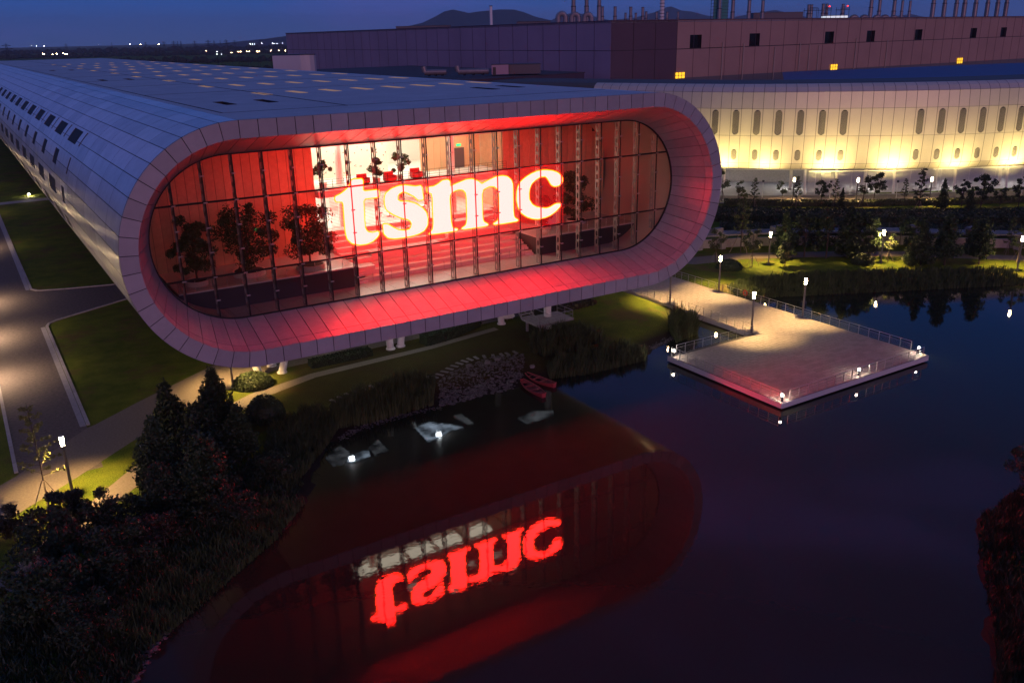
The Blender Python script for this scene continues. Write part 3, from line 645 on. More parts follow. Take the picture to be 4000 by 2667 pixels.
b = MB(); b.box(55.8, 58.6, 83.6, 84.4, ZTE, ZTE + 1.15); b.build('counter_body', m_white, t); b = MB(); b.box(55.7, 58.7, 83.5, 84.5, ZTE + 1.152, ZTE + 1.22); b.build('counter_top', m_tile, t)

# ------------------------------------------------------------------ the LED sign
LET = {'t': [(28.29, 22.61), (28.88, 22.81), (29.4, 23.11), (29.85, 23.52), (30.04, 23.98), (31.06, 23.95), (31.0, 22.80), (32.56, 22.79), (32.56, 22.16), (30.97, 22.16), (30.91, 20.18), (30.93, 19.38), (31.16, 19.03), (31.66, 18.88), (32.23, 18.95), (32.33, 18.79), (32.15, 18.49), (31.6, 18.12), (30.98, 17.95), (30.22, 17.98), (29.56, 18.2), (29.15, 18.66), (29.04, 19.23), (29.02, 19.95), (29.04, 22.1), (28.29, 22.2)],
       's': [(36.94, 22.73), (37.08, 21.41), (36.52, 21.44), (36.18, 21.81), (35.79, 22.04), (35.41, 22.27), (34.97, 22.4), (34.52, 22.21), (34.3, 21.83), (34.47, 21.54), (34.82, 21.43), (35.44, 21.38), (36.23, 21.09), (36.92, 20.6), (37.30, 20.13), (37.42, 19.53), (37.35, 18.87), (36.98, 18.43), (36.41, 18.21), (35.68, 18.1), (34.77, 18.06), (33.88, 18.08), (33.18, 18.23), (32.79, 18.66), (32.78, 19.56), (33.26, 19.47), (33.78, 19.10), (34.29, 18.80), (34.99, 18.65), (35.54, 18.74), (35.76, 19.09), (35.72, 19.42), (35.42, 19.71), (34.63, 19.97), (33.86, 20.39), (33.24, 20.86), (33.1, 21.36), (33.1, 21.92), (33.26, 22.38), (33.86, 22.75), (34.57, 22.92), (35.27, 22.93), (35.75, 22.82), (36.33, 22.7)],
       'm': [(37.55, 22.50), (38.27, 22.51), (38.74, 22.69), (39.22, 22.97), (39.78, 23.0), (40.01, 22.85), (40.0, 22.32), (40.99, 22.59), (41.85, 22.81), (42.53, 22.79), (43.19, 22.49), (43.55, 22.18), (44.47, 22.53), (45.27, 22.75), (46.02, 22.76), (46.57, 22.62), (46.97, 22.28), (47.15, 21.83), (47.15, 18.78), (47.27, 18.42), (47.72, 18.12), (47.72, 18.03), (46.05, 18.0), (44.78, 18.03), (44.78, 18.12), (45.29, 18.31), (45.51, 18.81), (45.54, 20.97), (45.43, 21.5), (45.04, 21.84), (44.45, 21.94), (43.85, 21.75), (43.52, 21.57), (43.5, 18.71), (43.64, 18.43), (44.17, 18.11), (44.12, 18.0), (41.12, 18.0), (41.12, 18.10), (41.62, 18.34), (41.78, 18.75), (41.82, 20.95), (41.75, 21.55), (41.43, 21.88), (40.96, 21.98), (40.48, 21.89), (40.02, 21.65), (39.87, 21.46), (39.94, 18.55), (40.12, 18.23), (40.69, 18.09), (40.62, 17.96), (38.49, 17.96), (37.50, 18.0), (37.50, 18.10), (37.85, 18.23), (38.04, 18.58), (38.1, 21.82), (37.88, 21.96), (37.55, 22.05)],
       'c': [(53.1, 19.21), (52.98, 18.92), (52.44, 18.5), (51.79, 18.17), (51.21, 18.02), (50.24, 17.93), (49.6, 18.03), (48.89, 18.29), (48.5, 18.54), (48.11, 18.85), (47.76, 19.5), (47.62, 20.17), (47.65, 20.89), (47.80, 21.52), (48.10, 21.94), (48.57, 22.25), (48.96, 22.45), (49.51, 22.67), (50.14, 22.82), (50.78, 22.86), (51.25, 22.83), (52.06, 22.69), (52.7, 22.43), (53.19, 22.02), (53.31, 21.67), (53.19, 21.35), (52.78, 21.13), (52.21, 21.11), (51.89, 21.29), (51.57, 21.78), (51.33, 22.13), (51.09, 22.27), (50.45, 22.25), (49.9, 22.01), (49.42, 21.67), (49.18, 21.23), (49.07, 20.72), (49.09, 20.06), (49.47, 19.49), (50.02, 19.16), (50.74, 18.99), (51.14, 18.88), (51.71, 18.95), (52.36, 19.21)]}
m_led = mat_emit('led_red', (1.0, .0080, .0074), 135.0)
m_back = mat_emit('led_back', (1.0, .010, .006), 30.0)
m_fringe = mat_emit('led_edge', (1.0, .17, .003), 5.5)  # yellow bloom fringe of the letters, painted as a glowing rim
m_slat = mat('led_louvre', (.05, .02, .02), .5, emit=(1.0, .003, .010), estr=1.4)  # the slats' red glow stands in for bloom around the letters
sign = thing('led_sign', 'glowing red and white tsmc letters on an LED screen behind the glass', 'sign', (40.6, 75.3, 17.1))
def round_poly(P):                       # one pass of corner cutting so the letters curve
    out = []
    for i in range(len(P)):
        a, b = Vector(P[i]), Vector(P[(i + 1) % len(P)])
        if (b - a).length < .45: out.append(a.lerp(b, .5))
        else: out += [a.lerp(b, .12), a.lerp(b, .88)]
    return [(p.x, p.y) for p in out]
def offset_poly(P, d):
    n = len(P); A = sum(P[i][0] * P[(i + 1) % n][1] - P[(i + 1) % n][0] * P[i][1] for i in range(n)); sg = 1 if A > 0 else -1; out = []
    for i in range(n):
        p0, p1, p2 = Vector(P[i - 1]), Vector(P[i]), Vector(P[(i + 1) % n]); e1 = (p1 - p0).normalized(); e2 = (p2 - p1).normalized()
        nn = Vector((e1.y + e2.y, -(e1.x + e2.x)))
        nn = nn.normalized() if nn.length > 1e-6 else Vector((e1.y, -e1.x)); out.append(p1 + nn * d * sg)
    return [(p.x, p.y) for p in out]
def slab_poly(name, P, y0, y1, mt, parent):
    bm = bmesh.new(); vs_ = [bm.verts.new((x, y0, z)) for x, z in P]; f = bm.faces.new(vs_)
    r = bmesh.ops.extrude_face_region(bm, geom=[f]); bmesh.ops.translate(bm, verts=[e_ for e_ in r['geom'] if isinstance(e_, bmesh.types.BMVert)], vec=(0, y1 - y0, 0))
    bmesh.ops.triangulate(bm, faces=bm.faces[:]); bmesh.ops.recalc_face_normals(bm, faces=bm.faces[:])
    me = bpy.data.meshes.new(name); bm.to_mesh(me); bm.free(); me.materials.append(mt); return link(name, me, parent)
for ch, P in LET.items():
    P = round_poly(P)
    lt = slab_poly('letter_' + ch, P, YG + .27, YG + .31, m_led, sign); lt['label'] = 'glowing letter ' + ch
    OP = offset_poly(P, .12); b = MB(); nP = len(P); b.v = [(x, YG + .30, z) for x, z in P] + [(x, YG + .30, z) for x, z in OP]; b.f = [(i, (i + 1) % nP, nP + (i + 1) % nP, nP + i) for i in range(nP)]; b.build('letter_rim', m_fringe, lt)
    slab_poly('letter_back', P, YG + .315, YG + .325, m_back, lt)
for k in range(48):
    z = 17.15 + .13 * k; b = MB(); b.box(27.75, 53.45, YG + .34, YG + .39, z, z + .024); b.build('led_louvre', m_slat, sign)

# ------------------------------------------------------------------ what stands under the building
def column(p, q, label, r=.42):
    t = thing('support_column', label, 'column', p, 'white columns under the office building')
    b = MB(); b.tube(p, q, r, r * .95, 18); b.build('shaft', m_white_steel, t, smooth=False); b = MB(); b.lathe([(r + .14, -.05), (r + .14, .12), (r + .02, .16)], p, 18); b.build('base_ring', m_white_steel, t)
column((24.0, 91.4, 1), (21.4, 91.4, 10.1), 'white raking column leaning left beside the round lit shrub'); column((26.4, 91.4, 1), (29.0, 91.4, 10.1), 'white raking column leaning right near the left end of the building')
column((26.1, 94.2, 1), (24.6, 98.0, 10.1), 'white column behind the left raking pair under the building')
column((39.7, 91.5, 1), (38.9, 91.5, 10.1), 'left of two white columns standing close together under the building'); column((41.1, 91.7, 1), (42.2, 91.7, 10.1), 'right of two white columns standing close together under the building')
column((55.5, 92.0, 1), (54.6, 92.0, 10.1), 'white column left of the outdoor stair'); column((59.4, 87.2, 1), (59.4, 87.2, 10.1), 'white column rising through the stair landing', .48)
for i, (x, y, s_) in enumerate([(51.8, 94.0, 1.0), (53.6, 96.0, .8), (57.3, 93.6, 1.1)]):
    t = thing('cone_cover', ['leftmost low white cone on the ground under the building', 'middle white cone on the ground under the building', 'large white cone beside the outdoor stair'][i], 'cone', (x, y, 1), 'white cones under the building')
    b = MB(); b.lathe([(.95 * s_, .25), (1.0 * s_, .32), (.12, 1.5 * s_), (.1, 1.55 * s_)], (x, y, 1), 18); b.build('cone', m_white, t)
    b = MB()
    for a in range(6): b.tube((x + .8 * s_ * math.cos(a * 1.05), y + .8 * s_ * math.sin(a * 1.05), 1), (x + .8 * s_ * math.cos(a * 1.05), y + .8 * s_ * math.sin(a * 1.05), 1.27), .04, n=6)
    b.build('feet', m_steel, t)
t = thing('outdoor_stair', 'concrete stair with landing and steel handrails under the right of the building', 'stair', (58.5, 86, 1))
b = MB(); b.box(56.2, 61.6, 84.6, 88.2, 2.35, 2.6); b.build('landing', m_kerb, t)
for x, y in ((57.0, 85.2), (57.6, 85.2), (56.6, 87.6), (61.0, 87.6)): b = MB(); b.box(x - .13, x + .13, y - .13, y + .13, .6, 2.35); b.build('leg', m_conc, t)
for k in range(22):
    y = 88.3 + .33 * k; b = MB(); b.box(56.3, 58.0, y, y + .34, 2.55 + .29 * k, 2.65 + .29 * k); b.build('tread', m_conc, t)
for x in (56.25, 58.05):
    b = MB(); b.bar((x, 88.2, 2.5), (x, 95.6, 8.9), .08, .3); b.build('stringer', m_steel, t); b = MB(); b.path([(x, 84.7, 3.6), (x, 88.2, 3.6), (x, 95.6, 10.0)], .035, 6)
    for k in range(7): b.tube((x, 88.3 + 1.05 * k, 2.6 + .91 * k), (x, 88.3 + 1.05 * k, 3.7 + .91 * k), .025, n=5)
    b.build('handrail', m_steel, t)
b = MB(); b.path([(58.1, 84.7, 3.6), (61.5, 84.7, 3.6), (61.5, 88.1, 3.6)], .035, 6); b.path([(56.3, 84.7, 3.1), (61.5, 84.7, 3.1), (61.5, 88.1, 3.1)], .02, 6)
for x, y in ((56.3, 84.7), (58.1, 84.7), (59.8, 84.7), (61.5, 84.7), (61.5, 86.4), (61.5, 88.1)): b.tube((x, y, 2.6), (x, y, 3.6), .025, n=6)
b.build('handrail', m_steel, t)
def mat_soffit_glow(name, c, s):  # noise varies the glow like light falling off across the soffit
    M = mat_emit(name, c, s); t = M.node_tree; em = [n for n in t.nodes if n.type == 'EMISSION'][0]; co = t.nodes.new('ShaderNodeTexCoord'); n = t.nodes.new('ShaderNodeTexNoise'); n.inputs['Scale'].default_value = .55; n.inputs['Detail'].default_value = 4
    r = t.nodes.new('ShaderNodeMapRange'); r.inputs['From Min'].default_value = .36; r.inputs['From Max'].default_value = .62; r.inputs['To Min'].default_value = s * .12; r.inputs['To Max'].default_value = s * 1.5
    t.links.new(co.outputs['Object'], n.inputs['Vector']); t.links.new(n.outputs['Fac'], r.inputs['Value']); t.links.new(r.outputs[0], em.inputs[1]); return M
m_sofA = mat_soffit_glow('soffit_panel_bright', (.62, .78, 1.0), 2.2)  # added glowing panels paint in the floodlit patches of the soffit
m_sofB = mat_soffit_glow('soffit_panel_soft', (.70, .76, .86), .5)
m_spot = mat_emit('soffit_spot', (.85, .94, 1.0), 80)
for i, (pts, bright, spot, lb) in enumerate([
        ([(29.9, 90.0), (32.6, 92.3), (32.8, 89.4), (31.0, 87.2), (29.9, 87.6)], False, None, 'leftmost recessed ceiling light under the belly of the office building'),
        ([(32.95, 88.9), (35.0, 89.2), (34.5, 87.6), (32.0, 87.0), (31.6, 87.7)], True, (32.3, 87.8), 'bright narrow ceiling light with a spot under the left of the office building'),
        ([(35.1, 89.6), (37.0, 91.0), (36.9, 87.7), (35.0, 87.4)], False, None, 'soft square ceiling light left of the middle under the office building'),
        ([(42.25, 91.7), (44.6, 92.0), (47.3, 88.3), (45.7, 88.4), (43.2, 87.3), (41.8, 87.3)], True, (43.7, 87.95), 'large bright ceiling light with a spot under the middle of the office building'),
        ([(47.9, 92.0), (49.05, 91.85), (49.0, 88.6), (48.3, 88.5)], False, None, 'slim soft ceiling light right of the middle under the office building'),
        ([(54.3, 86.6), (57.2, 87.3), (59.4, 86.0), (58.8, 85.0), (54.4, 84.6)], False, None, 'rightmost recessed ceiling light under the belly of the office building')]):
    cx_, cy_ = sum(p[0] for p in pts) / len(pts), sum(p[1] for p in pts) / len(pts)
    t = thing('soffit_light', lb, 'ceiling light', (cx_, cy_, 10), 'ceiling lights under the office building')
    b = MB(); b.prism([(cx_ + (x - cx_) * 1.06, cy_ + (y - cy_) * 1.06) for x, y in pts], 10.0, 10.04); b.build('frame', m_frame, t)
    b = MB(); b.prism(pts, 9.96, 9.995); b.build('diffuser', m_sofA if bright else m_sofB, t)
    if spot: b = MB(); b.lathe([(.16, 0), (.34, .12), (.34, .3)], (spot[0], spot[1], 9.64), 12); b.build('spot', m_spot, t)
# ------------------------------------------------------------------ pond deck with its walkway
ZD = .80
deck = thing('pond_deck', 'L-shaped paved deck over the pond with a walkway to the shore', 'deck', (77, 63, 0))
b = MB(); b.prism([(65.3, 54.4), (89.4, 54.4), (89.4, 106), (79.0, 106), (79.0, 71.3), (65.3, 71.3)], .16, ZD - .06); b.build('slab', m_white_steel, deck)
b = MB(); b.prism([(65.34, 54.44), (89.36, 54.44), (89.36, 106), (79.04, 106), (79.04, 71.26), (65.34, 71.26)], ZD - .059, ZD - .045); b.build('paving_bed', m_joint, deck)
b = MB()
for x in (68, 74, 80, 86.5):
    for y in (57, 63, 69): b.tube((x, y, -1.4), (x, y, .16), .3, n=10)
b.build('pier', m_conc, deck)
cells = []
for j in range(86):
    y0 = 54.46 + .6 * j
    if y0 > 105.4: break
    xa = 65.36 if y0 < 70.6 else 79.06
    n = int((89.34 - xa) / 1.2); off = .6 if j % 2 else 0; x = xa
    first = True
    while x < 89.3:
        x1 = min(x + (1.2 - (off if first else 0)), 89.34); cells.append((x, x1, y0, min(y0 + .6, 71.24 if xa < 70 else 106))); x = x1; first = False
pv = MB()
for i, (x0, x1, y0, y1) in enumerate(cells):
    bb = MB(); z = ZD + random.uniform(-.003, .003); bb.box(x0 + .014, x1 - .014, y0 + .014, y1 - .014, ZD - .05, z)
    if i < 298: bb.build('paving_slab', m_pav, deck)
    else: pv.add(bb.v, bb.f)
m_pav2 = mat('paving_slabs', (.25, .22, .20), .7, var=.22, vscale=2.4, bump=.15, bscale=40, detail=8)
pv.build('paving_slabs', m_pav2, deck, kind='stuff')
def railing(a, b_, label, n, kind=0):
    a = Vector((*a, ZD)); e_ = Vector((*b_, ZD)); t = thing('railing', label, 'railing', a, 'steel railings of the pond deck')
    for k in range(n + 1):
        p = a.lerp(e_, k / n); q = MB(); q.bar(p, p + Vector((0, 0, 1.08)), .06, .05); q.build('post', m_steel, t)
    q = MB(); q.tube(a + Vector((0, 0, 1.1)), e_ + Vector((0, 0, 1.1)), .028, n=6); q.build('handrail', m_steel, t)
    for zz in (.25, .5, .75): q = MB(); q.tube(a + Vector((0, 0, zz)), e_ + Vector((0, 0, zz)), .009 if zz < .7 else .02, n=5); q.build('cable', m_steel, t)
railing((65.5, 70.9), (65.5, 54.8), 'steel railing along the near left edge of the pond deck', 12)
railing((66.6, 54.6), (88.6, 54.6), 'steel railing along the near right edge of the pond deck', 16)
railing((89.2, 56.6), (89.2, 105), 'long steel railing along the far edge of deck and walkway', 34)
railing((66.4, 71.1), (78.9, 71.1), 'steel railing along the short inner edge of the deck', 9)
railing((79.15, 71.6), (79.15, 98), 'steel railing along the left edge of the walkway', 19)
t = thing('life_ring', 'red and white life ring hanging on the walkway railing', 'life ring', (89.05, 82.1, 1.9))
bm = bmesh.new(); mr = MB()
for i in range(20):
    for j in range(8):
        a = 2 * math.pi * i / 20; c = 2 * math.pi * j / 8; r = .33 + .09 * math.cos(c); mr.v.append((89.02 + .09 * math.sin(c), 82.1 + r * math.cos(a), 1.75 + r * math.sin(a)))
for i in range(20):
    for j in range(8): mr.f.append((i * 8 + j, ((i + 1) % 20) * 8 + j, ((i + 1) % 20) * 8 + (j + 1) % 8, i * 8 + (j + 1) % 8))
bm.free(); mr.build('ring', mat('life_ring_red', (.55, .06, .03), .5), t, smooth=True)
# ------------------------------------------------------------------ lamps
m_pole = mat('lamp_pole', (.20, .19, .19), .4, .5)
m_cap = mat('lamp_cap', (.3, .3, .3), .5)
LAMP_W = 6000
def make_lamp():
    t = thing('lamp_post', '', 'lamp post', (0, 0, 0), 'slim cylindrical lamp posts')
    b = MB(); b.lathe([(.28, 0), (.28, .05), (.13, .07), (.115, 4.35), (.15, 4.37), (.15, 4.42)], n=14); b.build('pole', m_pole, t)
    b = MB(); b.lathe([(.13, 4.43), (.165, 5.2)], n=10); b.build('light_head', m_lamp, t)
    b = MB(); b.lathe([(.19, 5.215), (.19, 5.27), (.1, 5.29)], n=14); b.build('cap', m_cap, t)
    ld = bpy.data.lights.new('lamp_light', 'SPOT'); ld.energy = LAMP_W; ld.color = (1.0, .60, .22); ld.spot_size = R(114); ld.spot_blend = .45; ld.shadow_soft_size = .07
    lo = bpy.data.objects.new('lamp_light', ld); col.objects.link(lo); lo.location = (0, 0, 5.10); lo.parent = t
    return t
lamp0 = make_lamp()
soft_light = bpy.data.lights['lamp_light'].copy(); soft_light.spot_size = R(150); soft_light.spot_blend = 1.0; soft_light.energy = 9000; soft_light.color = (1.0, .66, .40)
LAMPS = [(3.0, 74.1, 1, 'lamp post on the lit grass strip beside the staked sapling'), (20.6, 90.0, 1, 'lamp post under the left end of the building by the round shrub'),
         (79.3, 86.6, ZD, 'lamp post on the walkway edge under the right end of the building'), (89.0, 87.1, ZD, 'lamp post on the far walkway edge nearest the building'),
         (79.15, 71.55, ZD, 'lamp post at the inner corner of the deck'), (89.05, 72.1, ZD, 'lamp post on the far walkway edge nearest the deck'),
         (105.8, 93.2, 1, 'lamp post before the canopy left of the dark trees'), (120.6, 83.6, 1, 'lamp post behind the dark trees on the far bank'), (132.8, 68.8, 1, 'lamp post on the far bank at the right picture edge'),
         (150.4, 127.2, 1, 'leftmost lamp post along the road by the pale wing'), (160.2, 118.7, 1, 'middle lamp post along the road by the pale wing'), (172.4, 109.8, 1, 'rightmost lamp post along the road by the pale wing'),
         (-2.6, 107.5, 1, 'near street lamp beside the left road'), (-2.6, 124.5, 1, 'second street lamp beside the left road'), (-2.6, 143.0, 1, 'third street lamp beside the left road'),
         (-2.6, 185, 1, 'fourth street lamp beside the left road'), (-2.6, 225, 1, 'fifth street lamp beside the left road'), (-2.6, 270, 1, 'farthest street lamp beside the left road')]
for i, (x, y, z, lb) in enumerate(LAMPS):
    o = lamp0 if i == 0 else copy_tree(lamp0)
    o.location = (x, y, z); o['label'] = lb
    if x < -2:
        for ch in o.children:
            if ch.type == 'LIGHT': ch.data = soft_light
b0 = thing('bollard_light', '', 'bollard light', (0, 0, 0), 'bright bollards on the pond deck')
b = MB(); b.lathe([(.13, 0), (.13, .02), (.085, .03), (.085, .55)], n=12); b.build('post', m_dark, b0); b = MB(); b.lathe([(.09, .56), (.09, .78)], n=10); b.build('light_head', m_bollard, b0); b = MB(); b.lathe([(.1, .785), (.1, .82)], n=12); b.build('cap', m_cap, b0)
for i, (x, y, lb) in enumerate([(65.75, 70.75, 'bollard light at the left corner of the deck'), (65.7, 54.75, 'bollard light at the nearest corner of the deck'), (77.8, 54.95, 'bollard light midway along the near right deck edge'), (89.05, 55.5, 'bollard light at the right corner of the deck')]):
    o = b0 if i == 0 else copy_tree(b0)
    o.location = (x, y, ZD); o['label'] = lb
# ------------------------------------------------------------------ rowing boats
m_boat = mat('red_boat_paint', (.42, .05, .06), .45, var=.12, vscale=6, bump=.1, bscale=10)
m_boat_in = mat('boat_inside', (.20, .05, .055), .6, var=.2, vscale=6)
def boat(label, x, y, rz, L=5.6, W=.82):
    t = thing('rowing_boat', label, 'boat', (0, 0, 0), 'red rowing boats at the stony shore'); n = 14; out = MB(); inn = MB(); rim = MB()
    def sect(u, inset=0.):
        xx = (u - .5) * L; k = math.sin(math.pi * min(max(u * .93 + .035, 0), 1)) ** .62 if u < .93 else max(.42, math.sin(math.pi * (u * .93 + .035)) ** .62)
        w_ = W * k - inset; sh = .40 + .20 * (abs(u - .5) * 2) ** 2.4; return xx, max(w_, .03), sh
    for i in range(n + 1):
        xx, w_, sh = sect(i / n); out.v += [(xx, -w_, sh), (xx, -w_ * .72, .02), (xx, w_ * .72, .02), (xx, w_, sh)]
        xx, w_, sh = sect(i / n, .07); inn.v += [(xx * .97, -w_, sh), (xx * .97, -w_ * .72, .12), (xx * .97, w_ * .72, .12), (xx * .97, w_, sh)]
    for i in range(n):
        for j in range(3): q = (i * 4 + j, i * 4 + j + 1, (i + 1) * 4 + j + 1, (i + 1) * 4 + j); out.f.append(q); inn.f.append(q[::-1])
    out.f += [(0, 3, 2, 1), (n * 4, n * 4 + 1, n * 4 + 2, n * 4 + 3)]
    out.build('hull', m_boat, t); inn.build('inner_hull', m_boat_in, t)
    for s_ in (0, 3):
        for i in range(n):
            a = Vector(out.v[i * 4 + s_]); c = Vector(out.v[(i + 1) * 4 + s_]); rim.bar(a, c, .11, .06)
    rim.build('gunwale', m_boat, t)
    for u in (.12, .36, .60, .86):
        xx, w_, sh = sect(u, .05); b = MB(); b.box(xx - .14 - (.2 if u in (.12, .86) else 0), xx + .14, -w_ * .96, w_ * .96, .36, .40); b.build('thwart', m_boat, t)
    t.location = (x, y, -.10); t.rotation_euler = (0, 0, rz); return t
boat('nearer red rowing boat with three thwarts at the stony shore', 47.8, 73.1, R(-94), 4.8, .66); boat('farther red rowing boat moored behind its twin at the stony shore', 49.8, 74.6, R(-80), 4.5, .62)
# ------------------------------------------------------------------ pale curved wing
WPT = [(117, 214), (126, 190), (138, 163), (149.5, 142), (165, 127), (183, 114.3), (201, 106.3), (222, 100), (246, 95)]
def cr_spline(P, n=24):
    out = []
    for i in range(len(P) - 1):
        p0 = Vector(P[max(i - 1, 0)]); p1 = Vector(P[i]); p2 = Vector(P[i + 1]); p3 = Vector(P[min(i + 2, len(P) - 1)])
        for k in range(n):
            t = k / n; out.append(.5 * ((2 * p1) + (p2 - p0) * t + (2 * p0 - 5 * p1 + 4 * p2 - p3) * t * t + (3 * p1 - p0 - 3 * p2 + p3) * t ** 3))
    return out + [Vector(P[-1])]
SP = cr_spline(WPT); SL = [0]
for a, c in zip(SP[:-1], SP[1:]): SL.append(SL[-1] + (c - a).length)
def wp(s):
    i = max(0, min(len(SP) - 2, int(np.searchsorted(SL, s)) - 1)); t = (s - SL[i]) / (SL[i + 1] - SL[i]); p = SP[i].lerp(SP[i + 1], t); d = (SP[i + 1] - SP[i]).normalized(); return p, Vector((d.y, -d.x)) * -1
def wq(s, d, z): p, n = wp(s); n = -n; return Vector((p.x - n.x * d * -1, p.y - n.y * d * -1, z))
m_wing = mat('wing_panel', (.62, .58, .49), .38, .15, rnd=.035, var=.03, vscale=.5)
wing = thing('curved_wing', 'pale curved office wing with oval windows lit from below', 'building', (170, 128, 1))
PRO = [[(-1.9, 6.35), (-.75, 6.75), (0, 7.9)], [(0, 7.9), (.2, 13.9)], [(.2, 13.9), (.1, 19.7)], [(.1, 19.7), (-.25, 23.2)], [(-.25, 23.2), (-.9, 24.2), (-1.9, 24.75), (-3.2, 24.95)]]
ns_chk = wq(SL[-1] * .5, 1.0, 0); p_, _ = wp(SL[-1] * .5)
SGN = 1.0 if ns_chk.length < p_.length else -1.0          # outwards is towards the camera side
PWID = 2.28; S0 = 1.2; NC = int((SL[-1] - S0) / PWID)
s_first = next(i for i in range(NC) if wp(S0 + i * PWID)[0].y < 176)
def oval(cx, cz, hw, hh, n=16):
    return [(cx + hw * math.copysign(abs(math.cos(a)) ** .9, math.cos(a)), cz + (hh - hw) * (1 if math.sin(a) > 0 else -1) + hw * math.sin(a)) for a in [2 * math.pi * (k + .5) / n for k in range(n)]]
def colname(px):                          # column whose centre lies at this picture x
    best = None
    for i in range(s_first, NC):
        p, _ = wp(S0 + (i + .5) * PWID); d = Vector((p.x, p.y, 14 - 36)); c = [sum(CAM_M[r_][j] * d[r_] for r_ in range(3)) for j in range(3)]
        if c[2] <= 0: continue
        e_ = abs(2000 + 3430 * c[0] / c[2] - px)
        if best is None or e_ < best[0]: best = (e_, i)
    return best[1]
TALL = list(range(31, 45, 2)) + list(range(50, 62, 2)); LOW = TALL[1:]
wb_ = MB(); prof = [q for row in PRO for q in row[:-1]] + [PRO[-1][-1], (-16, 25.0)]
ss = [SL[-1] * i / 160 for i in range(161)]
for d, z in prof: wb_.v += [tuple(wq(s, SGN * (d - .08), z)) for s in ss]
for j in range(len(prof) - 1):
    for i in range(160): wb_.f.append((j * 161 + i, j * 161 + i + 1, (j + 1) * 161 + i + 1, (j + 1) * 161 + i))
wb_.build('wing_backing', mat('wing_joint', (.09, .085, .075), .6), wing, smooth=False)
bb = MB(); bb.v = [tuple(wq(s, SGN * d, z)) for d, z in ((-1.9, 6.4), (-15, 6.4), (-16, 25.0)) for s in ss]
for j in range(2):
    for i in range(160): bb.f.append((j * 161 + i, j * 161 + i + 1, (j + 1) * 161 + i + 1, (j + 1) * 161 + i))
bb.build('wing_soffit', m_white, wing)
wfar = MB(); m_vent = mat('vent_slat', (.46, .43, .38), .5, .2)
for i in range(s_first, NC):
    sa, sb = S0 + i * PWID + .045, S0 + (i + 1) * PWID - .045
    for r_, row in enumerate(PRO):
        z0, z1 = row[0][1], row[-1][1]
        hole = None
        if r_ == 2 and i in TALL: hole = (16.75, .72, 2.65)
        if r_ == 1 and i in LOW: hole = (9.75, .62, 1.15)
        b = MB()
        if hole is None or len(row) > 2:
            for d, z in row: zz = z + (.03 if z == z0 else -.03 if z == z1 else 0); b.v += [tuple(wq(sa, SGN * d, zz)), tuple(wq(sb, SGN * d, zz))]
            b.f = [(2 * k, 2 * k + 1, 2 * k + 3, 2 * k + 2) for k in range(len(row) - 1)]
            if i < s_first + 54: b.build('wing_panel', m_wing, wing)
            else: wfar.add(b.v, b.f)
        else:
            sm = (sa + sb) / 2; zc, hw, hh = hole
            def P2(u, z, dd=0.): f_ = (z - z0) / (z1 - z0); return tuple(wq(sm + u, SGN * (row[0][0] + (row[1][0] - row[0][0]) * f_ + dd), z))
            H = oval(0, zc, hw, hh); O = [(sb - sm, z1 - .03), (sa - sm, z1 - .03), (sa - sm, z0 + .03), (sb - sm, z0 + .03)]
            b.v = [P2(*q) for q in O] + [P2(*q) for q in H]
            for q in range(4):
                for k in range(3): b.f.append((q, 4 + q * 4 + k, 4 + q * 4 + k + 1))
                b.f.append((q, 4 + q * 4 + 3, 4 + (q * 4 + 4) % 16, (q + 1) % 4))
            b.build('wing_panel', m_wing, wing)
            b = MB(); b.v = [P2(*q, .015) for q in H] + [P2(*q, -.22) for q in H]; b.f = [(k, (k + 1) % 16, 16 + (k + 1) % 16, 16 + k) for k in range(16)]
            fr = b.build('oval_window', m_frame, wing)
            b = MB(); b.v = [P2(*q, -.065) for q in H]; b.f = [tuple(range(16))]; b.build('pane', m_darkglass if r_ == 2 else m_dark, fr)
            b = MB(); n_s = int(2 * hh / .2)
            for k in range(1, n_s):
                z = zc - hh + k * .2; dz = abs(z - zc) - (hh - hw); hwz = hw if dz <= 0 else math.sqrt(max(0, hw * hw - dz * dz))
                if hwz > .08: b.bar(P2(-hwz, z, -.03), P2(hwz, z, -.03), .05, .075)
            b.build('slats', m_vent, fr)
wfar.build('wing_panels', m_wing, wing, kind='stuff')
# flood lights at the foot of the wing
m_flood = mat_emit('flood_lens', (1.0, .80, .38), 40)
fl0 = None
FLX = [2815, 3000, 3235, 3505, 3745, 3985]
for i, px in enumerate(FLX):
    c_i = colname(px); s = S0 + (c_i + .5) * PWID; p = wq(s, SGN * 4.2, 1.0); a = wq(s, SGN * .1, 11.5)
    t = thing('flood_light', ORD[i] + ' flood light from the left aimed up at the pale wing', 'flood light', p, 'flood lights below the pale wing')
    b = MB(); b.tube(p, p + Vector((0, 0, 3.6)), .05, n=8); b.build('post', m_white_steel, t); d = (a - (p + Vector((0, 0, 3.7)))).normalized()
    b = MB(); b.tube(p + Vector((0, 0, 3.7)) - d * .3, p + Vector((0, 0, 3.7)) + d * .05, .2, .28, n=12); b.build('housing', m_dark, t)
    ld = bpy.data.lights.new('flood_beam', 'SPOT'); ld.energy = (11500, 9500, 14000, 13500, 11000, 14500)[i]; ld.color = (1.0, .74, .25); ld.spot_size = R(140); ld.spot_blend = .9; ld.shadow_soft_size = .25
    lo = bpy.data.objects.new('flood_beam', ld); col.objects.link(lo); lo.location = p + Vector((0, 0, 3.7)) + d * .15; lo.rotation_euler = d.to_track_quat('-Z', 'Y').to_euler()
    lo.parent = t; lo.matrix_parent_inverse = Matrix.Translation(-Vector(p))
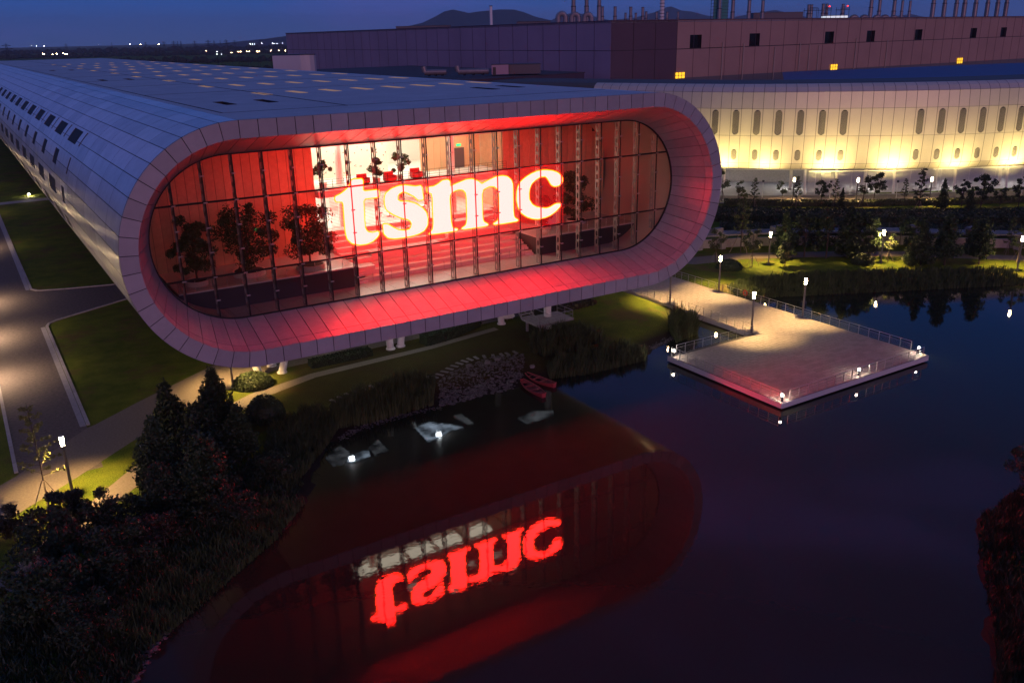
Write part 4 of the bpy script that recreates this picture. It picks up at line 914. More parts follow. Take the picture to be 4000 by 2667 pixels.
# columns, slatted fence, road and yard under the wing
FB = [(157.2, 134.0), (165.6, 128.2), (175.9, 120.9), (188.4, 114.4), (199.3, 108.8), (212, 103.5)]
fence = thing('slatted_fence', 'tall white fence of horizontal slats under the pale wing', 'fence', (175, 121, 1))
for i in range(5):
    a = Vector((*FB[i], 1)); c = Vector((*FB[i + 1], 1))
    if i == 0: a = Vector((160.4, 131.8, 1))
    for k in range(22):
        z = 1.5 + .215 * k; b = MB(); b.bar((a.x, a.y, z), (c.x, c.y, z), .05, .07); b.build('slat', m_white_steel, fence)
    for k in range(1, 4): p = a.lerp(c, k / 4); b = MB(); b.bar(p, p + Vector((0, 0, 5.0)), .07, .07); b.build('post', m_white_steel, fence)
    b = MB(); b.bar((a.x, a.y, 6.15), (c.x, c.y, 6.15), .2, .16); b.build('top_rail', m_white_steel, fence)
for i, (x, y) in enumerate([(160.0, 132.2)] + FB[1:]):
    b = MB(); b.tube((x, y, .9), (x + .3, y + .6, 6.5), .28, n=12); b.build('main_post', m_white_steel, fence)
for i in range(8):
    s = (s_first + 7 + i * 7.5) * PWID; p = wq(s, SGN * -7, 1); t = thing('wing_column', ORD[i] + ' pale round column from the left behind the slatted fence', 'column', p, 'columns carrying the pale wing')
    b = MB(); b.tube(p, (p.x, p.y, 6.5), .35, n=14); b.build('shaft', m_white_steel, t); b = MB(); b.lathe([(.5, 0), (.5, .3), (.37, .36)], p, 14); b.build('plinth', m_conc, t)
m_yard = mat('yard_concrete', (.30, .30, .31), .7, var=.12, vscale=.6, detail=6)
strip('yard', [(128, 150), (139.5, 136.2), (150.7, 129.2), (159, 131.5), (175.9, 122.5), (199, 110.5), (230, 98.5), (262, 150), (200, 190), (150, 200)], 1.016, m_yard, kind='structure')
strip('road', [(120, 152), (138.1, 136.4), (150.7, 126.0), (158.1, 120.6), (179.9, 106.8), (195.6, 100.5), (240, 84), (244, 92), (199.3, 106.0), (176.5, 118.6), (160, 130.0), (146, 141), (128, 158)], 1.020, m_asph, kind='structure')
kerb('kerb', [(159.0, 131.2), (176.2, 119.4), (199.3, 106.8), (226, 96)], seg=3, width=.5)
kerb('kerb', [(137.6, 136.0), (150.3, 125.4), (157.8, 120.0), (179.6, 106.2), (196, 99.6)], seg=3)
for k in range(6):
    a = Vector((141 + 8 * k, 138.6 - 6.2 * k)); strip('lane_mark', [(a.x, a.y), (a.x + 2.4, a.y - 1.85), (a.x + 2.5, a.y - 1.72), (a.x + .1, a.y + .13)], 1.026, m_paint, kind='structure')
strip('stop_line', [(152.0, 130.0), (152.4, 129.7), (155.2, 126.0), (154.8, 126.1)], 1.026, m_paint, kind='structure')
t = thing('retaining_wall', 'low pale wall along the ramp seen under the pale wing', 'wall', (160, 150, 1)); b = MB(); b.bar((147, 168, 2.4), (176, 141, 2.4), .4, 3.0); b.build('wall_face', m_conc, t); b = MB(); b.bar((147, 168, 3.98), (176, 141, 3.98), .55, .16); b.build('coping', m_white, t)
t = thing('gate_house', 'small pale gate house seen under the pale wing', 'hut', (156, 163, 1)); b = MB(); b.box(153, 160, 160, 166, 1, 4.6); b.build('wall', m_white, t); b = MB(); b.box(152.6, 160.4, 159.6, 166.4, 4.6, 4.9); b.build('roof', m_conc, t); b = MB(); b.box(154, 156.4, 159.93, 159.99, 2, 3.6); b.build('window', m_darkglass, t)
for i in range(7):
    s = (s_first + 6 + i * 8) * PWID; p = wq(s, SGN * -8, 6.3); t = thing('soffit_light', ORD[i] + ' ceiling light from the left under the pale wing', 'ceiling light', p, 'ceiling lights under the pale wing')
    b = MB(); b.box(p.x - .9, p.x + .9, p.y - .35, p.y + .35, 6.18, 6.32); b.build('housing', m_dark, t); b = MB(); b.box(p.x - .85, p.x + .85, p.y - .3, p.y + .3, 6.15, 6.175); b.build('diffuser', mat_emit('soffit_diffuser', (1.0, .96, .84), 160) if i == 0 else bpy.data.materials['soffit_diffuser'], t)
t = thing('wheelie_bin', 'grey litter bin at the roadside beyond the hedge', 'bin', (150.3, 124.1, 1)); b = MB(); b.prism([(149.85, 123.7), (150.75, 123.7), (150.75, 124.5), (149.85, 124.5)], 1.05, 2.1); b.build('body', mat('bin_grey', (.08, .09, .11), .5), t); b = MB(); b.box(149.8, 150.8, 123.62, 124.58, 2.1, 2.2); b.build('lid', m_dark, t)

# ------------------------------------------------------------------ the big dark plant behind
def mat_clad(name, c):
    M = mat(name, c, .6, .2, var=.10, vscale=.06, detail=8); t = M.node_tree; b = t.nodes['Principled BSDF']
    co = t.nodes.new('ShaderNodeTexCoord'); wv = t.nodes.new('ShaderNodeTexWave'); wv.inputs['Scale'].default_value = .9; wv.inputs['Distortion'].default_value = 0
    mp = t.nodes.new('ShaderNodeMapping'); mp.inputs['Rotation'].default_value = (0, 0, .6); bp = t.nodes.new('ShaderNodeBump'); bp.inputs['Strength'].default_value = .35; bp.inputs['Distance'].default_value = .08
    t.links.new(co.outputs['Object'], mp.inputs[0]); t.links.new(mp.outputs[0], wv.inputs['Vector']); t.links.new(wv.outputs['Fac'], bp.inputs['Height']); t.links.new(bp.outputs[0], b.inputs['Normal']); return M
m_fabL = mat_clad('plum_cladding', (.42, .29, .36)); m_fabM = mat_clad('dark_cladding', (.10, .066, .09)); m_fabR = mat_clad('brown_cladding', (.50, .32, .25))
fab = thing('factory_building', 'huge dark plum clad factory hall behind the office building', 'building', (190, 300, 1))
ZTP = 39.4; ZSM = 31.0
FP = [Vector((166.4, 496.4)), Vector((172.4, 218.5)), Vector((194.9, 214.4)), Vector((430, 236))]
def wallpart(name, a, c, z0, z1, mt, off=0.):
    d = (c - a).normalized(); n = Vector((d.y, -d.x)) * off; b = MB(); b.add([(a.x + n.x, a.y + n.y, z0), (c.x + n.x, c.y + n.y, z0), (c.x + n.x, c.y + n.y, z1), (a.x + n.x, a.y + n.y, z1)], [(0, 1, 2, 3)]); return b.build(name, mt, fab)
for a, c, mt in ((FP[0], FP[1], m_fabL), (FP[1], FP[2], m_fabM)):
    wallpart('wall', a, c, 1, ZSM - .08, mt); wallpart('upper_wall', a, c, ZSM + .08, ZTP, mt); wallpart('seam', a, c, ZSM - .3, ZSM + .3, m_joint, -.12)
# right wall with square openings
a, c = FP[2], FP[3]; d = (c - a); L = d.length; d /= L; n = Vector((d.y, -d.x))
WU = [(203.4, 35.0, 30.95), (232.2, 35.0, 30.95), (274.2, 35.0, 30.95), (300.6, 35.0, 30.95), (334.3, 35.0, 30.95), (378.4, 35.0, 30.95), (405.3, 35.0, 30.95)]
uu = [((x - a.x) / d.x) for x, _, _ in WU]; brk = [0]
for u in uu: brk += [u - 2.7, u + 2.7]
brk.append(L)
def wpt(u, z, off=0.): q = a + d * u + n * off; return (q.x, q.y, z)
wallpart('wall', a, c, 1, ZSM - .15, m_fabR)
for i in range(len(brk) - 1):
    lo, hi = brk[i], brk[i + 1]
    for z0, z1 in ([(ZSM + .06, ZTP)] if i % 2 == 0 else [(35.0, ZTP)]):
        b = MB(); b.add([wpt(lo, z0), wpt(hi, z0), wpt(hi, z1), wpt(lo, z1)], [(0, 1, 2, 3)]); b.build('upper_wall', m_fabR, fab)
for u in uu:
    b = MB(); q = [(u - 2.7, ZSM + .06), (u + 2.7, ZSM + .06), (u + 2.7, 35.0), (u - 2.7, 35.0)]
    b.add([wpt(x, z) for x, z in q] + [wpt(x, z, -1.0) for x, z in q], [(0, 1, 5, 4), (1, 2, 6, 5), (2, 3, 7, 6), (3, 0, 4, 7)]); wv = b.build('louvre_opening', m_dark, fab)
    b = MB(); b.add([wpt(x, z, -.95) for x, z in q], [(0, 1, 2, 3)]); b.build('louvre', m_darkglass, wv)
wallpart('seam', a, c, ZSM - .3, ZSM + .3, m_joint, -.2)
for (pa, pc, stp) in ((FP[0], FP[1], 9.0), (FP[1], FP[2], 7.6), (FP[2], FP[3], 7.6)):
    dd = (pc - pa); LL = dd.length; dd /= LL; nn = Vector((dd.y, -dd.x)); k = 1
    while k * stp < LL:
        q_ = pa + dd * (k * stp) + nn * .03; b = MB(); b.bar((q_.x, q_.y, 14), (q_.x, q_.y, ZTP), .10, .08); b.build('cladding_joint', m_fabM if pa is not FP[1] else m_joint, fab); k += 1
m_pipe = mat('wall_pipe', (.50, .42, .34), .5, .2)
for x in (216, 226.5, 243, 257, 262.5, 268, 291, 312):
    u = (x - a.x) / d.x; b = MB(); b.tube(wpt(u, 14, .35), wpt(u, 33.5 - (x % 5), .35), .16, n=8); b.build('downpipe', m_pipe, fab)
b = MB(); b.add([wpt(0, 14, .05), wpt(L, 14, .05), wpt(L, 21.2, .05), wpt(0, 22.4, .05)], [(0, 1, 2, 3)]); b.build('plinth_band', mat('grey_band', (.16, .15, .15), .6), fab)
m_yel = mat_emit('yellow_window', (1.0, .50, .03), 1.7)
for i, (x, z0, z1, hw) in enumerate([(192.9 + 3.8, 22.2, 24.1, 2.2), (278.6, 21.7, 23.7, 2.2), (369.8, 20.9, 23.2, 2.4)]):
    u = (x - a.x) / d.x; b = MB()
    for k in range(4): uu_ = u - hw + 2 * hw * k / 3; b.bar(wpt(uu_, z0, .18), wpt(uu_, z1, .18), .12, .12)
    for z in (z0, (z0 + z1) / 2, z1): b.bar(wpt(u - hw, z, .2), wpt(u + hw, z, .2), .12, .12)
    f_ = b.build('lit_window', m_frame, fab); b = MB(); b.add([wpt(u - hw, z0, .12), wpt(u + hw, z0, .12), wpt(u + hw, z1, .12), wpt(u - hw, z1, .12)], [(0, 1, 2, 3)]); b.build('pane', m_yel, f_)
b = MB(); b.prism([(p.x, p.y) for p in FP] + [(430, 497)], ZTP - .6, ZTP - .2); b.build('roof', m_roof, fab)
for i in range(3): a_, c_ = FP[i], FP[i + 1]; b = MB(); b.bar((a_.x, a_.y, ZTP + .1), (c_.x, c_.y, ZTP + .1), .5, .22); b.build('parapet_cap', m_fabM, fab)
# long low blue roof in front of it
t = thing('low_shed', 'low building with a long blue metal roof in front of the factory', 'building', (235, 165, 1))
b = MB(); A0, A1, A2, A3 = Vector((196, 172, 22.3)), Vector((262, 133, 22.2)), Vector((300, 165, 24.3)), Vector((222, 196, 23.6))
b.add([A0, A1, A2, A3], [(0, 1, 2, 3)]); b.build('roof', mat('blue_roof', (.045, .09, .24), .5, .2, var=.1, vscale=.3), t); b = MB()
b.add([(A0.x, A0.y, 1), (A1.x, A1.y, 1), A1 - Vector((0, 0, .02)), A0 - Vector((0, 0, .02))], [(0, 1, 2, 3)]); b.build('wall', m_fabR, t); b = MB(); b.bar(A0 + Vector((0, 0, -.1)), A1 + Vector((0, 0, -.1)), .3, .35); b.build('eaves_gutter', m_conc, t)
# stacks and plant on the factory roof
m_stack = mat('stack_steel', (.26, .24, .25), .45, .5, var=.1, vscale=.6)
def stack(i, x0, ytop, wpx, depth, collar=None, label=None):
    yb = 82; p = at(x0, yb, depth); tp = at(x0, ytop, depth); r = wpx / 2 * depth / 3430; zt = tp.z; base = Vector((p.x, p.y, ZTP - .4))
    t = thing('chimney_stack', label, 'chimney', base, 'steel stacks on the factory roof')
    hc = collar or (base.z + (zt - base.z) * .45)
    b = MB(); b.tube(base, (p.x, p.y, hc), r * 1.18, r * 1.18, 14); b.build('lower_shaft', m_stack, t); b = MB(); b.tube((p.x, p.y, hc), (p.x, p.y, zt), r, r, 14); b.build('upper_shaft', m_stack, t)
    b = MB(); b.lathe([(r * 1.3, -.12), (r * 1.3, .12)], (p.x, p.y, hc), 14); b.build('collar', m_dark, t); b = MB(); b.lathe([(r * 1.08, -.15), (r * 1.08, .05)], (p.x, p.y, zt), 14); b.build('rim', m_dark, t); return t
STK = [(2240, -60, 16, 290), (2291, -60, 15, 290), (2340, -60, 15, 290), (2353, 28, 11, 300), (2402, 28, 12, 300), (2443, 52, 9, 320), (2463, 29, 12, 300), (2483, 52, 9, 320), (2510, 30, 11, 300), (2523, 47, 10, 310), (2564, 48, 9, 320), (2605, 48, 10, 320), (2648, 48, 9, 320),
       (2808, -30, 14, 300), (2860, 2, 14, 300), (2923, 3, 14, 300), (2976, 4, 13, 300), (3155, 20, 12, 320), (3166, 20, 10, 325), (3211, 17, 12, 320), (3225, 17, 12, 325), (3288, 18, 11, 330),
       (3397, -30, 14, 330), (3430, 2, 13, 335), (3487, 3, 14, 335), (3518, 4, 10, 340), (3548, 5, 10, 345), (3638, -60, 15, 350), (3682, -60, 14, 350), (3728, -60, 14, 355), (3760, -60, 15, 355), (3803, -60, 15, 360), (3849, -60, 14, 360), (3888, -60, 14, 365), (3922, -60, 14, 365)]
for i, (x, yt, wd, dp) in enumerate(STK):
    dp += 12 + max(0, (x - 2650)) * .045
    pos = ORD[i]
    stack(i, x, yt, wd, dp, None, pos + ' steel chimney stack from the left on the factory roof')
t = thing('lattice_chimney', 'banded pale chimney taller than its neighbours above the dark wall', 'chimney', at(2585, 82, 300)); p = at(2585, 82, 305); b = MB(); b.tube((p.x, p.y, ZTP - .4), (p.x, p.y, 50), .75, n=12); b.build('shaft', m_white_steel, t)
for k in range(9): b = MB(); b.lathe([(.95, 0), (.95, .15)], (p.x, p.y, ZTP + .4 + 1.1 * k), 12); b.build('band', m_dark, t)
t = thing('lone_chimney', 'pale slender chimney standing alone before the hills', 'chimney', at(1919, 95, 420)); p = at(1919, 95, 420); b = MB(); b.tube((p.x, p.y, 20), (p.x, p.y, at(1919, 24, 420).z), .75, .65, n=12); b.build('shaft', m_white_steel, t); b = MB(); b.lathe([(.85, -.3), (.85, 0)], (p.x, p.y, at(1919, 24, 420).z), 12); b.build('rim', m_dark, t)
def udct(i, px, top, wd, depth, label):
    p = at(px, 82, depth); w_ = wd / 2 * depth / 3430; r = w_ * .42; hh = at(px, top, depth).z - r - w_ * .55; t = thing('roof_duct', label, 'duct', (p.x, p.y, ZTP), 'looped ducts on the factory roof'); dx = Vector((.85, -.53, 0))
    b = MB(); pts = [p - dx * (w_ - r) + Vector((0, 0, ZTP - .3 - p.z))] + [Vector((p.x, p.y, hh)) + dx * (w_ - r) * math.cos(math.pi - math.pi * k / 10) + Vector((0, 0, (w_ - r) * math.sin(math.pi * k / 10))) for k in range(11)] + [p + dx * (w_ - r) + Vector((0, 0, ZTP - .3 - p.z))]
    b.path(pts, r, 12); b.build('bend', m_stack, t)
    for q in (pts[0], pts[-1]): b = MB(); b.lathe([(r * 1.15, 0), (r * 1.15, .2)], (q.x, q.y, ZTP), 12); b.build('flange', m_dark, t)
for i, (px, tp, wd, dp) in enumerate([(2194, 44, 50, 285), (2246, 46, 48, 285), (2296, 47, 48, 285), (3335, 58, 46, 340), (3375, 58, 44, 340), (3425, 58, 44, 345), (3455, 58, 44, 345), (3490, 60, 40, 348)]):
    udct(i, px, tp, wd, dp, ORD[i] + ' looped steel duct from the left on the factory roof')
t = thing('scaffold_tower', 'green netted scaffold tower on the factory roof', 'scaffold', at(2808, 82, 320)); c0 = at(2808, 82, 322); ex = Vector((.85, -.53, 0)) * 2.6; ey = Vector((.53, .85, 0)) * 2.2; b = MB()
for sx in (-1, 0, 1):
    for sy in (-1, 1): q = c0 + ex * sx + ey * sy; b.tube((q.x, q.y, ZTP - .4), (q.x, q.y, ZTP + 9), .08, n=6)
for k in range(8):
    for sy in (-1, 1): q = c0 + ey * sy; b.bar(tuple((q - ex * 1.1).xy) + (ZTP + .6 + 1.1 * k,), tuple((q + ex * 1.1).xy) + (ZTP + .6 + 1.1 * k,), .09, .09)
b.build('frame', m_dark, t)
for sx in (-.55, .55): q = c0 + ex * sx - ey * .9; b = MB(); e2 = ex * .42; b.add([(q.x - e2.x, q.y - e2.y, ZTP + .6), (q.x + e2.x, q.y + e2.y, ZTP + .6), (q.x + e2.x, q.y + e2.y, ZTP + 9), (q.x - e2.x, q.y - e2.y, ZTP + 9)], [(0, 1, 2, 3)]); b.build('net', mat('green_net', (.06, .28, .26), .8), t)
m_plant = mat('roof_plant', (.12, .11, .12), .6, .2)
def roofbox(name, label, cat, x0, x1, ytop, depth, z0, mt, dd=6.):
    p = at(x0, 82, depth); q = at(x1, 82, depth); zt = at((x0 + x1) / 2, ytop, depth).z; n = Vector((.5, .86)) * dd; t = thing(name, label, cat, (p.x, p.y, z0)); b = MB()
    b.prism([(p.x, p.y), (q.x, q.y), (q.x + n.x, q.y + n.y), (p.x + n.x, p.y + n.y)], z0, zt); b.build('body', mt, t); c_ = (p + q) / 2; b = MB(); b.prism([(p.x - .1, p.y - .1), (q.x + .1, q.y - .1), (q.x + n.x, q.y + n.y), (p.x + n.x, p.y + n.y)], zt + .01, zt + .16); b.build('cap', m_dark, t); return t
roofbox('cooling_plant', 'long dark plant enclosure on the factory roof right of the scaffold', 'plant room', 2942, 3135, 51, 335, ZTP - .4, m_plant)
roofbox('plant_screen', 'low dark plant screen on the factory roof left of the looped ducts', 'plant room', 2020, 2150, 86, 330, ZTP - 2, m_plant)
roofbox('pipe_rack', 'long low dark pipe rack on the left of the factory roof', 'pipe rack', 1545, 1760, 103, 400, ZTP - 2, m_plant)
roofbox('lit_tank', 'bright white tank under lamps on the factory roof', 'tank', 3228, 3310, 63, 345, ZTP - .4, mat('lit_tank', (.7, .72, .75), .5, emit=(.85, .92, 1), estr=.7))  # lamplight on the tank is painted in as its own glow
for i, x in enumerate((3163, 3218, 3288)):
    t = thing('service_platform', ORD[i] + ' service platform from the left around the short stacks', 'platform', at(x, 82, 336)); c0 = at(x, 82, 338); b = MB()
    for sx in (-1.6, 1.6):
        for sy in (-1, 1): b.tube((c0.x + sx * .85, c0.y - sx * .53 + sy, ZTP - .3), (c0.x + sx * .85, c0.y - sx * .53 + sy, ZTP + 4.2), .08, n=5)
    b.build('legs', m_dark, t); b = MB(); b.box(c0.x - 2.3, c0.x + 2.3, c0.y - 1.5, c0.y + 1.5, ZTP + 3.2, ZTP + 3.35); b.build('deck', m_dark, t); b = MB()
    for z in (3.8, 4.3): b.path([(c0.x - 2.3, c0.y - 1.5, ZTP + z), (c0.x + 2.3, c0.y - 1.5, ZTP + z), (c0.x + 2.3, c0.y + 1.5, ZTP + z)], .06, 5)
    b.build('guard_rail', m_dark, t)
    if i > 0: b = MB(); b.lathe([(.05, 0), (.22, .1), (.22, .35), (.05, .45)], (c0.x + .6, c0.y - 1.6, ZTP + 4.4), 8); b.build('beacon', mat_emit('red_beacon', (1, .03, .02), 6) if i == 1 else bpy.data.materials['red_beacon'], t)
# things on the lower roof between office and factory
m_plant0 = mat('link_roofing', (.07, .065, .075), .8, var=.2, vscale=.2)
t = thing('link_building', 'flat roofed dark link block between office and factory', 'building', (110, 230, 1)); b = MB(); b.prism([(72, 205), (118, 205), (160, 215), (160, 330), (72, 330)], 1, 25.3); b.build('body', m_fabM, t); b = MB(); b.prism([(71.8, 204.8), (118, 204.8), (160.2, 214.8), (160.2, 330), (71.8, 330)], 25.3, 25.5); b.build('roof', m_plant0, t)
t = thing('stair_tower', 'white stair tower with a rounded corner at the far roof edge', 'stair tower', (80, 236, 26)); pts = [(75.6, 238.2), (81.2, 232.6)] + [(83.6 + 2.2 * math.cos(a), 234.2 + 2.2 * math.sin(a)) for a in (-2.2, -1.6, -1.0, -.4, .2)] + [(85, 244), (79, 246)]
b = MB(); b.prism(pts, 25.5, 32.2); b.build('body', mat('tower_cladding', (.52, .52, .53), .45), t); b = MB(); b.prism([(x, y - .05) for x, y in pts], 32.2, 32.4); b.build('coping', m_dark, t)
roofbox('plant_room', 'dark box-shaped plant room on the link roof', 'plant room', 1985, 2110, 255, 238, 25.9, m_plant, 8)
t = roofbox('access_hut', 'small mauve access hut with a door beside the dark plant room', 'hut', 1915, 1983, 256, 237, 25.9, m_fabL, 5)
p = at(1925, 290, 236.6); q = at(1937, 290, 236.6); b = MB(); b.add([(p.x, p.y - .05, 25.9), (q.x, q.y - .05, 25.9), (q.x, q.y - .05, 28.0), (p.x, p.y - .05, 28.0)], [(0, 1, 2, 3)]); b.build('door', m_dark, t)
for i, (x0, x1, yy, lb) in enumerate([(1660, 1745, 296, 'grey air duct lying on the link roof, left one'), (1790, 1910, 293, 'grey air duct with an upturned end on the link roof')]):
    p = at(x0, yy, 240); q = at(x1, yy + 4, 240); p.z = q.z = 26.9; t = thing('air_duct', lb, 'duct', (p.x, p.y, 25.9), 'ducts on the link roof'); b = MB(); b.tube(p, q, .75, n=12); b.build('duct', m_stack, t); b = MB(); b.tube(p, p + Vector((-.3, .2, 1.5)), .75, .8, n=12); b.build('elbow', m_stack, t)
    b = MB()
    for k in range(3): r_ = p.lerp(q, .2 + .3 * k); b.box(r_.x - .1, r_.x + .1, r_.y - .6, r_.y + .6, 25.9, 26.6)
    b.build('saddle', m_dark, t)
HAZE = 6e-5
# ------------------------------------------------------------------ garden canopy and hedges on the right bank
CPT = [(103.5, 105.8), (112, 101.8), (121, 96.2), (131.0, 89.0), (136.5, 83.0), (144.8, 75.2), (152, 68)]
m_canopy = mat('canopy_concrete', (.22, .21, .21), .8, var=.25, vscale=1.2, rnd=.1, bump=.2, bscale=8)
canopy = thing('garden_canopy', 'long winding flat white canopy over a path on the far bank', 'canopy', (125, 93, 1))
CS = cr_spline(CPT, 6)
for i in range(len(CS) - 1):
    a, c = CS[i], CS[i + 1]; d = (c - a).normalized(); n = Vector((d.y, -d.x)); b = MB()
    b.prism([tuple(a + n * 1.6 + d * .02), tuple(c + n * 1.6 - d * .02), tuple(c - n * 1.6 - d * .02), tuple(a - n * 1.6 + d * .02)], 3.8, 4.05); b.build('roof_slab', m_canopy, canopy)
    if i % 3 == 0:
        p = a - n * 1.2; b = MB(); b.box(p.x - .45, p.x + .45, p.y - .45, p.y + .45, .9, 3.8); b.build('pier', m_conc, canopy)
    if i % 6 == 2:
        p = a + n * .2; b = MB(); b.box(p.x - 1.1, p.x + 1.1, p.y - .5, p.y + .5, 4.051, 4.9); b.build('upstand', m_canopy, canopy)
bw = MB()
for i in range(len(CS) - 1): a, c = CS[i], CS[i + 1]; d = (c - a).normalized(); n = Vector((d.y, -d.x)) * -2.2; bw.bar((a.x + n.x, a.y + n.y, 1.7), (c.x + n.x, c.y + n.y, 1.7), .3, 1.6)
bw.build('back_wall', m_conc, canopy)
strip('garden_path', [(92, 106), (96.6, 100.0), (105.6, 97.8), (118, 90.5), (127, 84), (136, 74.6), (148, 62), (150, 64.5), (138.5, 77), (129.5, 86.5), (120, 93.5), (107, 101.6), (98.5, 104), (94, 110)], 1.008, m_brickpath, kind='structure')
def leafbox(name, label, cat, pts, w_, h, seed, n, mt=None, leaf=.13, group=None, z0=None):
    """a clipped hedge along a polyline"""
    t = thing(name, label, cat, (pts[0][0], pts[0][1], 1), group); P = [Vector(p) for p in pts]; segs = list(zip(P[:-1], P[1:])); Ls = [(c - a).length for a, c in segs]; b = MB()
    zb = 1.0 if z0 is None else z0
    for a, c in segs: b.bar((a.x, a.y, zb + h * .44), (c.x, c.y, zb + h * .44), w_ * .86, h * .88)
    b.build('core', mt or m_leafB, t)
    def fn(rs, n):
        k = rs.choice(len(segs), n, p=np.array(Ls) / sum(Ls)); u = rs.rand(n); A = np.array([tuple(s[0]) for s in segs])[k]; C = np.array([tuple(s[1]) for s in segs])[k]; D = (C - A) / np.array(Ls)[k][:, None]; Nn = np.stack([D[:, 1], -D[:, 0]], 1)
        top = rs.rand(n) < .62; side = np.where(rs.rand(n) < .5, -1, 1); v = np.where(top, rs.uniform(-1, 1, n), side * rs.uniform(.88, 1.06, n)) * w_ / 2
        z = np.where(top, h * rs.uniform(.86, 1.06, n), h * rs.rand(n)); q = A + (C - A) * u[:, None] + Nn * v[:, None]; return np.stack([q[:, 0], q[:, 1], zb + z], 1)
    link('foliage', crown_mesh(name + '_foliage', mt or m_leafB, n, fn, leaf, seed), t); return t
leafbox('hedge', 'pale topped clipped hedge along the far road', 'hedge', [(137.5, 134.5), (147.6, 124.6), (156.5, 117.6), (178, 103.6), (198, 94)], 2.2, 1.0, 1, 9000, m_leafA, .2)
leafbox('hedge', 'broad dark hedge band behind the garden canopy', 'hedge', [(126, 125.5), (136.5, 114), (148, 104.5), (160, 95), (176, 84)], 9.0, 1.5, 2, 12000, m_leafB, .26)
leafbox('hedge', 'dark hedge between the broad hedge band and the canopy', 'hedge', [(118, 116), (128, 107), (141, 96.5), (152, 86), (166, 76)], 6.0, 1.2, 3, 8000, m_leafB, .26)
leafbox('hedge', 'low clipped hedge under the building left of the paired columns', 'hedge', [(29.6, 91.2), (37, 91.2)], 1.5, .8, 4, 2600, m_leafB, .11)
leafbox('hedge', 'clipped hedge block under the building right of the paired columns', 'hedge', [(43.6, 90.6), (46.5, 91.0), (52.6, 93.4)], 1.8, 1.3, 5, 3600, m_leafB, .12)
leafbox('hedge', 'dark planting bed with a stone edge under the building right end', 'hedge', [(60.5, 92.4), (65, 92.8), (70.5, 93.2)], 3.0, .7, 6, 2600, m_leafC, .16)
def dome(name, label, cat, x, y, r, h, seed, n=2600, mt=None, leaf=.12, group=None):
    t = thing(name, label, cat, (x, y, 1), group); b = MB(); b.lathe([(r * .86, 0), (r * .9, h * .3), (r * .75, h * .65), (r * .4, h * .88), (.05, h * .93)], (x, y, gz(x, y)), 14); b.build('core', mt or m_leafB, t)
    def fn(rs, n):
        d = rs.normal(size=(n, 3)); d /= np.linalg.norm(d, axis=1)[:, None]; d[:, 2] = np.abs(d[:, 2]); return np.array([x, y, gz(x, y)]) + d * np.array([r, r, h]) * rs.uniform(.9, 1.04, n)[:, None]
    link('foliage', crown_mesh(name + '_foliage', mt or m_leafB, n, fn, leaf, seed), t); return t
dome('round_shrub', 'clipped round shrub lit yellow green under the left end of the building', 'shrub', 22.6, 89.6, 2.1, 1.3, 41, 4200, m_leafA, .13)
dome('round_shrub', 'dark dome shrub between footpath and pond', 'shrub', 21.0, 80.0, 1.9, 2.4, 42)
dome('round_shrub', 'low dark shrub on the far bank left of the staked tree', 'shrub', 99, 95, 2.0, 1.4, 43)
dome('round_shrub', 'low dark shrub at the foot of the dark trees', 'shrub', 118, 85.0, 1.8, 1.5, 44)

# ------------------------------------------------------------------ trees
proto_s = sparse_tree('staked_sapling', 9.0, 'tall staked sapling with sparse yellow green leaves beside the left lamp post', 'tree', 51, m_leafE, n=560, leaf=.10, spread=.20)
put(proto_s, 1.1, 73.1, 1.0)
CONF = [(11.6, 76.3, 1.12, 'left of the two pointed dark conifers beside the diagonal path'), (16.0, 77.7, 1.1, 'right of the two pointed dark conifers beside the diagonal path'), (9.3, 70.2, 1.05, 'dark conifer in front of the left pointed conifer'),
        (13.2, 71.6, 1.08, 'dark conifer between the pointed conifers and the pond'), (12.0, 66.0, 1.0, 'dark conifer nearest the pond in the left group'), (8.4, 64.6, .85, 'dark conifer at the lower edge of the left group'), (16.6, 72.8, .8, 'dark conifer beside the dome shrub above the pond')]
c0 = conifer('conifer', 6.6, 2.2, '', 'tree', 61, n=9000, leaf=.15, taper=.75, group='dark conifers left of the pond')
c1 = conifer('conifer', 6.2, 2.5, '', 'tree', 62, m_leafB, n=9000, leaf=.16, taper=.6, group='dark conifers left of the pond')
used = {0: False, 1: False}
for i, (x, y, s_, lb) in enumerate(CONF):
    k = 1 if i in (3, 4, 5) else 0; src = (c0, c1)[k]; o = src if not used[k] else copy_tree(src); used[k] = True; put(o, x, y, None, s_, i * 1.3, lb)
bt = broad_tree('broadleaf_tree', 4.4, 2.4, '', 'tree', 71, n=4200, leaf=.17, mt=m_leafC, group='dark broadleaf trees in the lower left corner', nclump=22)
bt2 = broad_tree('broadleaf_tree', 5.2, 2.8, '', 'tree', 72, n=5200, leaf=.17, mt=m_leafB, group='dark broadleaf trees in the lower left corner', nclump=26)
BT = [(2.2, 67.6, 0, .78, 'bushy tree with rusty leaves below the staked sapling'), (-1.6, 68.6, 0, .62, 'small leafy tree at the left picture edge by the path'), (4.6, 64.6, 1, .75, 'dark leafy tree below the rusty leaved one'), (0.6, 62.0, 1, .9, 'dark leafy tree at the left edge under the path'), (4.6, 58.4, 1, .85, 'dark leafy tree near the lower left shore'),
      (-.6, 56.6, 1, .9, 'dark leafy tree in the lower left corner of the picture'), (7.6, 60.6, 0, .72, 'rusty leaved shrub tree above the lower left shore'), (1.6, 52.6, 1, .7, 'dark leafy tree at the bottom edge left of the red pebbles'), (12.8, 61.6, 1, .62, 'dark leafy shrub tree overhanging the left shore'), (17.6, 66.8, 1, .55, 'dark leafy shrub at the shore below the conifers')]
ub = {0: False, 1: False}
